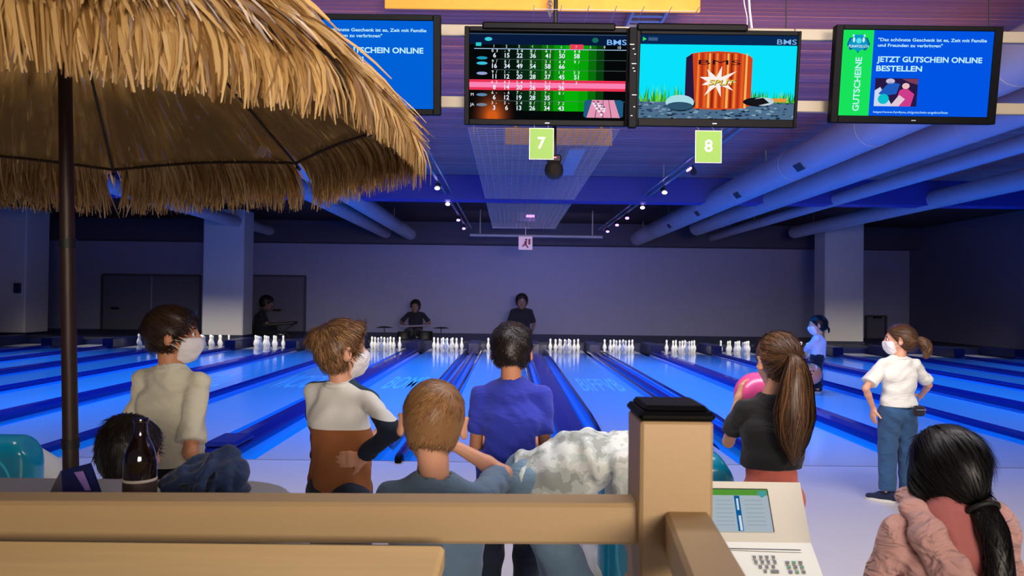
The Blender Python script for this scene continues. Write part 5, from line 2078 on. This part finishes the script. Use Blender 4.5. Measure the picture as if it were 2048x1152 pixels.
# ------------------------------------------------------------------ ball returns
def ball_return(X, Y, label, k=1.0):
    e = empty('ball_return', (X, Y, 0))
    g = Grid((-.42, -.45, 0), (.42, .5, .9), .012)
    g.rbox((0, -.12, .44), (.31, .09, .345), .085, k=0)
    g.rbox((-.34, -.12, .80), (.10, .3, .10), .01, np.array(Matrix.Rotation(.6, 3, 'Y')), k=.02, op='s')
    g.rbox((.34, -.12, .80), (.10, .3, .10), .01, np.array(Matrix.Rotation(-.6, 3, 'Y')), k=.02, op='s')
    g.rbox((0, -.16, .30), (.165, .25, .385), .15, k=.02, op='s')
    g.cut((0, 0, .12), (0, 0, -1))
    g.build('hood', M['teal'], e)
    g = Grid((-.4, -.6, 0), (.4, 1.1, .8), .014)
    g.cone((0, .10, .40), (0, .95, .12), (.31, .30), (.30, .10), side=(1, 0, 0), k=.03)
    g.rbox((0, .1, .14), (.33, .28, .14), .05, k=.04)
    g.cut((0, 0, .002), (0, 0, -1))
    g.build('base_shell', M['shell'], e)
    g = Grid((-.3, -.6, .2), (.3, .3, .8), .014)
    g.rbox((0, .0, .40), (.19, .06, .30), .05, k=0)
    g.build('throat', M['blackm'], e)
    rim_ = [(.235 * math.copysign(abs(math.sin(t)) ** .6, math.sin(t)), .42 + .285 * math.copysign(abs(math.cos(t)) ** .6, math.cos(t))) for t in np.linspace(-2.6, 2.6, 41)]
    autosmooth(MB().tube([(x_, -.208, z_) for x_, z_ in rim_], .007, 8).build('rim_trim', mat('teal_light', C(60, 190, 220), .25), e))
    for i, (x0, x1) in enumerate(((-.07, -.035), (-.025, .01), (.02, .055))):
        MB().box(((x0 + x1) / 2, -.212, .745), (x1 - x0, .01, .022), bev=.003).build('badge_letter', M['sole'], e)
    # rack in front with two balls' rails
    for sx_ in (-1, 1):
        MB().tube([(sx_ * .09, -.05, .40), (sx_ * .09, -.75, .40), (sx_ * .05, -.8, .40)], .014, 8).build('rack_rail', M['steel'], e)
    MB().box((0, -.6, .19), (.16, .12, .38), bev=.02).build('rack_leg', M['shell'], e)
    tag(e, label, 'ball return')
    return e

ball_return(-2.56, 3.75, 'teal and white ball return at the left edge behind the high table')
ball_return(.72, 3.55, 'teal and white ball return under the bending boy, behind the post')

# ------------------------------------------------------------------ scoring console
cs = empty('score_console', (at(1470, 1050, 2.15).x, 2.15, 0))
cx = cs.location.x
tl, tr = at(1330, 961, 2.28), at(1600, 965, 2.28)
bl, br = at(1330, 1082, 2.10), at(1622, 1086, 2.10)
kl, kr = at(1330, 1168, 1.93), at(1652, 1168, 1.93)
q = lambda v: (v.x - cx, v.y - 2.15, v.z)
back = Vector((0, .12, -.03))
mb = MB()
top = [q(tl), q(tr), q(tr + back), q(tl + back)]
vs_ = [q(bl), q(br), q(tr), q(tl), q(br + Vector((0, .26, -.03))), q(bl + Vector((0, .26, -.03))), q(tr + back), q(tl + back)]
mb.add(vs_, [(0, 1, 2, 3), (3, 2, 6, 7), (1, 4, 6, 2), (0, 3, 7, 5), (5, 7, 6, 4), (0, 5, 4, 1)])
mb.build('display_housing', M['console'], cs)
mb = MB()
dn = Vector((0, 0, -.10))
vs_ = [q(kl), q(kr), q(br), q(bl), q(kl + dn), q(kr + dn), q(br + dn + Vector((0, .2, 0))), q(bl + dn + Vector((0, .2, 0)))]
mb.add(vs_, [(0, 1, 2, 3), (0, 4, 5, 1), (1, 5, 6, 2), (0, 3, 7, 4), (3, 2, 6, 7), (4, 7, 6, 5)])
mb.build('keypad_housing', M['keypad'], cs)
MB().box((0, .02, .36), (.2, .18, .72), bev=.02).build('pedestal', M['console'], cs)
MB().box((0, .02, .015), (.36, .36, .03), bev=.01).build('foot', M['console'], cs)
# display: flat print in the plane of the housing
n_ = (Vector(q(br)) - Vector(q(bl))).cross(Vector(q(tl)) - Vector(q(bl))).normalized()
O, U, Vv = Vector(q(tl)), Vector(q(tr)) - Vector(q(tl)), Vector(q(bl)) - Vector(q(tl))


def plane_pt(px, py, off):
    """point on the display plane seen at a photo pixel"""
    p0 = at(px, py, 2.28)
    o_ = CAM_P
    d_ = (p0 - o_).normalized()
    base = Vector((cx, 2.15, 0))
    pl = O + base
    tt = (pl - o_).dot(n_) / d_.dot(n_)
    r = o_ + d_ * tt - base
    return r + n_ * off

quad = lambda pts, off, name, m, par: mesh(name, [plane_pt(x, y, off) for x, y in pts], [tuple(range(len(pts)))[::-1]], m, par)
sc = quad([(1345, 979), (1533, 981), (1547, 1065), (1352, 1063)], .0012, 'screen', emi(176, 190, 200, .85), cs)
quad([(1345, 978), (1533, 980), (1535, 992), (1346, 990)], .0018, 'title_bar', emi(92, 160, 60, .8), sc)
quad([(1467, 992), (1478, 992), (1488, 1063), (1477, 1063)], .0020, 'menu_bar', emi(10, 90, 150), sc)
quad([(1471.5, 998), (1475.5, 998), (1478.5, 1021), (1474.5, 1021)], .0026, 'menu_label', emi(200, 215, 225), sc)
quad([(1476.5, 1032), (1481.5, 1032), (1486, 1062), (1481, 1062)], .0026, 'menu_label', emi(200, 215, 225), sc)
quad([(1514, 983), (1532, 983), (1533, 991), (1523, 997), (1515, 991)], .0026, 'emblem', emi(70, 150, 150), sc)
for i, yy in enumerate((1001, 1009, 1017, 1026, 1034, 1042, 1050)):
    quad([(1488 + i, yy), (1524 + i * 1.4, yy + .5), (1525 + i * 1.4, yy + 2), (1488 + i, yy + 1.5)], .0022, 'text_line', emi(150, 166, 180, .85), sc)
    quad([(1432, yy), (1464 + i, yy + .3), (1464 + i, yy + 1.6), (1432, yy + 1.4)], .0022, 'text_line', emi(150, 166, 180, .85), sc)
quad([(1533, 980), (1535, 980), (1549, 1065), (1547, 1065)], .0022, 'screen_edge', M['blackm'], cs)
quad([(1345, 976), (1534, 978.5), (1534, 980.5), (1345, 978.5)], .0022, 'screen_edge', M['blackm'], cs)
# keypad print
O2 = Vector(q(bl))
n2 = (Vector(q(kr)) - Vector(q(kl))).cross(Vector(q(bl)) - Vector(q(kl))).normalized()


def key_pt(px, py, off):
    p0 = at(px, py, 2.0)
    d_ = (p0 - CAM_P).normalized()
    base = Vector((cx, 2.15, 0))
    tt = (O2 + base - CAM_P).dot(n2) / d_.dot(n2)
    return CAM_P + d_ * tt - base + n2 * off

def key(px, py, w_, h_, m, name='key'):
    pts = [(px - w_, py - h_), (px + w_, py - h_), (px + w_ + 1, py + h_), (px - w_ + 1, py + h_)]
    v = [key_pt(x, y, 0.0005) for x, y in pts] + [key_pt(x, y, .0035) for x, y in pts]
    mesh(name, v, [(4, 7, 6, 5), (0, 1, 5, 4), (1, 2, 6, 5), (2, 3, 7, 6), (3, 0, 4, 7)], m, cs)

K1, K2, K3 = mat('key_grey', C(120, 124, 124), .6), mat('key_green', C(110, 160, 130), .6), mat('key_violet', C(130, 110, 150), .6)
for r_, (yy, xs) in enumerate(((1115, (1508, 1521, 1533, 1546)), (1124.5, (1511, 1524, 1536, 1549)), (1134, (1520, 1533, 1546)), (1143, (1530,)))):
    for xx in xs:
        key(xx, yy, 3.2, 1.8, K1)
key(1549, 1143.5, 8, 1.8, K1)
for r_, yy in enumerate((1126, 1135, 1144.5)):
    for c_, xx in enumerate((1574, 1587, 1600)):
        key(xx + 3.2 * r_, yy, 3.8, 1.8, (K1, K2, K1, K2, K1, K2, K3, K2, K1)[r_ * 3 + c_])
quad2 = lambda pts, off, name, m: mesh(name, [key_pt(x, y, off) for x, y in pts], [tuple(range(len(pts)))[::-1]], m, cs)
quad2([(1400, 1095.5), (1601, 1100), (1602, 1102), (1400, 1097.5)], .0012, 'panel_edge', M['blackm'])
tag(cs, 'beige scoring console with a sloping display behind the post', 'console')

# ------------------------------------------------------------------ straw parasol
UC = Vector((-1.50, 2.52, 0))
UZ, UR, UT = 2.09, 1.20, 2.98
um = empty('straw_parasol', (UC.x, UC.y, 0), (0, math.radians(-2.0), 0))
POLE = mat('pole_dark', C(44, 24, 16), .5, noise=.3, nscale=6, stretch=(1, 1, .3), bump=.2, bscale=30)
CAN = mat('canopy_fabric', C(150, 122, 68), .9, bump=.1, bscale=300)
nt = CAN.node_tree
trn = nt.nodes.new('ShaderNodeBsdfTranslucent')
trn.inputs[0].default_value = C(190, 156, 90)
tp_ = nt.nodes.new('ShaderNodeBsdfTransparent')
m1 = nt.nodes.new('ShaderNodeMixShader')
m1.inputs[0].default_value = .35
nt.links.new(nt.nodes['Principled BSDF'].outputs[0], m1.inputs[1])
nt.links.new(trn.outputs[0], m1.inputs[2])
m2 = nt.nodes.new('ShaderNodeMixShader')
m2.inputs[0].default_value = .16
nt.links.new(m1.outputs[0], m2.inputs[1])
nt.links.new(tp_.outputs[0], m2.inputs[2])
nt.links.new(m2.outputs[0], nt.nodes['Material Output'].inputs[0])
STRAW = island_mat('straw', C(128, 92, 46), C(224, 192, 128), .42, .45, C(186, 148, 88), trans=True)
PO = .07
pts = [(PO, 0, 0), (PO, 0, .9), (PO, 0, 1.0), (PO, 0, UT - .1)]
autosmooth(MB().tube(pts, [.0245, .0245, .024, .02], 16).build('pole', POLE, um))
for zz in (.95, 1.62):
    autosmooth(MB().tube([(PO, 0, zz), (PO, 0, zz + .03)], .027, 16).build('pole_joint', M['blackm'], um))
autosmooth(MB().lathe([(.22, 0), (.22, .05), (.05, .08), (.04, .3)], 24, (PO, 0, 0)).build('foot', M['blackm'], um))
A0 = math.radians(90 + 18)       # direction of the first rib (from +x), octagon


def cone_pt(ang, t):
    """t = 0 at the top, 1 at the rim; sagging slightly between the ribs"""
    a = (ang - A0) / (math.pi / 4)
    f = a - math.floor(a)
    oct_r = math.cos(math.pi / 8) / math.cos((f - .5) * math.pi / 4)
    r = UR * t * oct_r
    sag = .03 * t * math.sin(f * math.pi)
    z = UT - (UT - UZ) * (t ** .93) - 0 * sag
    return Vector((r * math.cos(ang), r * math.sin(ang), z + sag * .6))

nv = 64
v, f = [], []
rows_ = 9
for i in range(rows_):
    for k_ in range(nv):
        v.append(cone_pt(A0 + 2 * math.pi * k_ / nv, max(i / (rows_ - 1), .02)))
for i in range(rows_ - 1):
    for k_ in range(nv):
        k2 = (k_ + 1) % nv
        f.append((i * nv + k_, i * nv + k2, (i + 1) * nv + k2, (i + 1) * nv + k_))
can = autosmooth(mesh('canopy', v, f, CAN, um), 60)
rim = [cone_pt(A0 + 2 * math.pi * k_ / 64, 1.0) for k_ in range(65)]
MB().tube(rim, .008, 6).build('hem', mat('hem_brown', C(60, 40, 20), .9), can)
RIB = mat('rib_dark', C(40, 28, 20), .6)
for k_ in range(8):
    a_ = A0 + k_ * math.pi / 4
    p_ = [cone_pt(a_, t_) - Vector((0, 0, .012)) for t_ in (.03, .3, .6, .85, 1.0)]
    autosmooth(MB().tube(p_, .006, 7).build('rib', RIB, um))
    e_ = cone_pt(a_, 1.0)
    autosmooth(MB().tube([e_ + Vector((0, 0, -.02)), e_ + Vector((.02 * math.cos(a_), .02 * math.sin(a_), -.03))], [.010, .007], 8).build('rib_tip', RIB, um))
    st_ = cone_pt(a_, .5)
    MB().tube([Vector((PO, 0, UZ + .22)), st_ - Vector((0, 0, .015))], .004, 6).build('strut', RIB, um)
autosmooth(MB().tube([(PO, 0, UZ + .18), (PO, 0, UZ + .27)], .036, 16).build('runner', M['blackm'], um))
MB().add([(0, 0, 0), (.05, 0, 0), (.05, .001, -.06), (0, .001, -.06)], [(0, 1, 2, 3)])
tg = cone_pt(A0 - math.pi / 4 + .07, .90)
mb = MB()
mb.box((tg.x, tg.y, tg.z - .05), (.045, .002, .05), Matrix.Rotation(.5, 3, 'Y') @ Matrix.Rotation(-.3, 3, 'Z'))
mb.build('care_tag', M['paper'], um)


def thatch(t0, t1, length, n, width, name, flare=.35, seed=1, hang=.5, lift=.012, gap=None):
    r = np.random.default_rng(seed)
    ang = r.uniform(0, 2 * math.pi, n)
    tt = r.uniform(t0, t1, n)
    if gap is not None:
        a8 = ((ang - A0 + math.pi / 8) % (math.pi / 4)) - math.pi / 8
        keep = np.abs(a8) > gap * r.uniform(.4, 1.0, n)
        ang, tt = ang[keep], tt[keep]
        n = len(ang)
    P0 = np.array([cone_pt(a, t) for a, t in zip(ang, tt)])
    P1 = np.array([cone_pt(a, t + .05) for a, t in zip(ang, tt)])
    d = nrm_rows(P1 - P0)
    rad = np.stack([np.cos(ang), np.sin(ang), 0 * ang], 1)
    tang = np.stack([-np.sin(ang), np.cos(ang), 0 * ang], 1)
    nrmv = nrm_rows(np.cross(tang, d))
    nrmv *= np.sign((nrmv * rad).sum(1, keepdims=True) + 1e-9)
    L = length * r.uniform(.75, 1.12, n)
    m = 5
    s_ = np.linspace(0, 1, m)
    lif = lift * r.uniform(.3, 1.6, n)
    base = P0 + nrmv * lif[:, None]
    sway = r.normal(size=n) * .10
    path = base[:, None] + d[:, None] * (L[:, None] * s_[None] * (1 - hang * s_[None]))[..., None] \
        + np.array((0, 0, -1.0))[None, None] * (L[:, None] * hang * .95 * s_[None] ** 1.6)[..., None] \
        + rad[:, None] * (L[:, None] * .12 * flare * s_[None])[..., None] + tang[:, None] * (L * sway)[:, None, None] * (s_ ** 1.5)[None, :, None] \
        + nrmv[:, None] * (np.sin(s_ * 3.0)[None] * r.uniform(0, .012, n)[:, None])[..., None]
    tw = r.normal(size=n) * .7
    side = tang * np.cos(tw)[:, None] + nrmv * np.sin(tw)[:, None]
    wd = width * r.uniform(.5, 1.35, n)[:, None] * np.array([.8, 1, 1, .85, .35])[None]
    V_, F_ = ribbons(path, wd, side)
    o_ = mesh(name, V_, F_, STRAW, um)
    o_['kind'] = 'stuff'
    return o_

thatch(.972, 1.0, .27, 7600, .010, 'rim_fringe', flare=.6, seed=81, hang=.62, gap=.05, lift=.006)
thatch(.80, .95, .24, 2600, .012, 'rim_thatch', flare=.5, seed=82, hang=.13, lift=.03)
thatch(.56, .80, .30, 3200, .013, 'middle_thatch', flare=.5, seed=83, hang=.12, lift=.055)
thatch(.22, .46, .32, 2000, .013, 'upper_thatch', flare=.5, seed=84, hang=.16, lift=.04)
thatch(.03, .2, .30, 900, .013, 'crown_thatch', flare=.5, seed=85, hang=.12, lift=.04)
tag(um, 'large straw thatched parasol with a dark pole on the left', 'parasol')
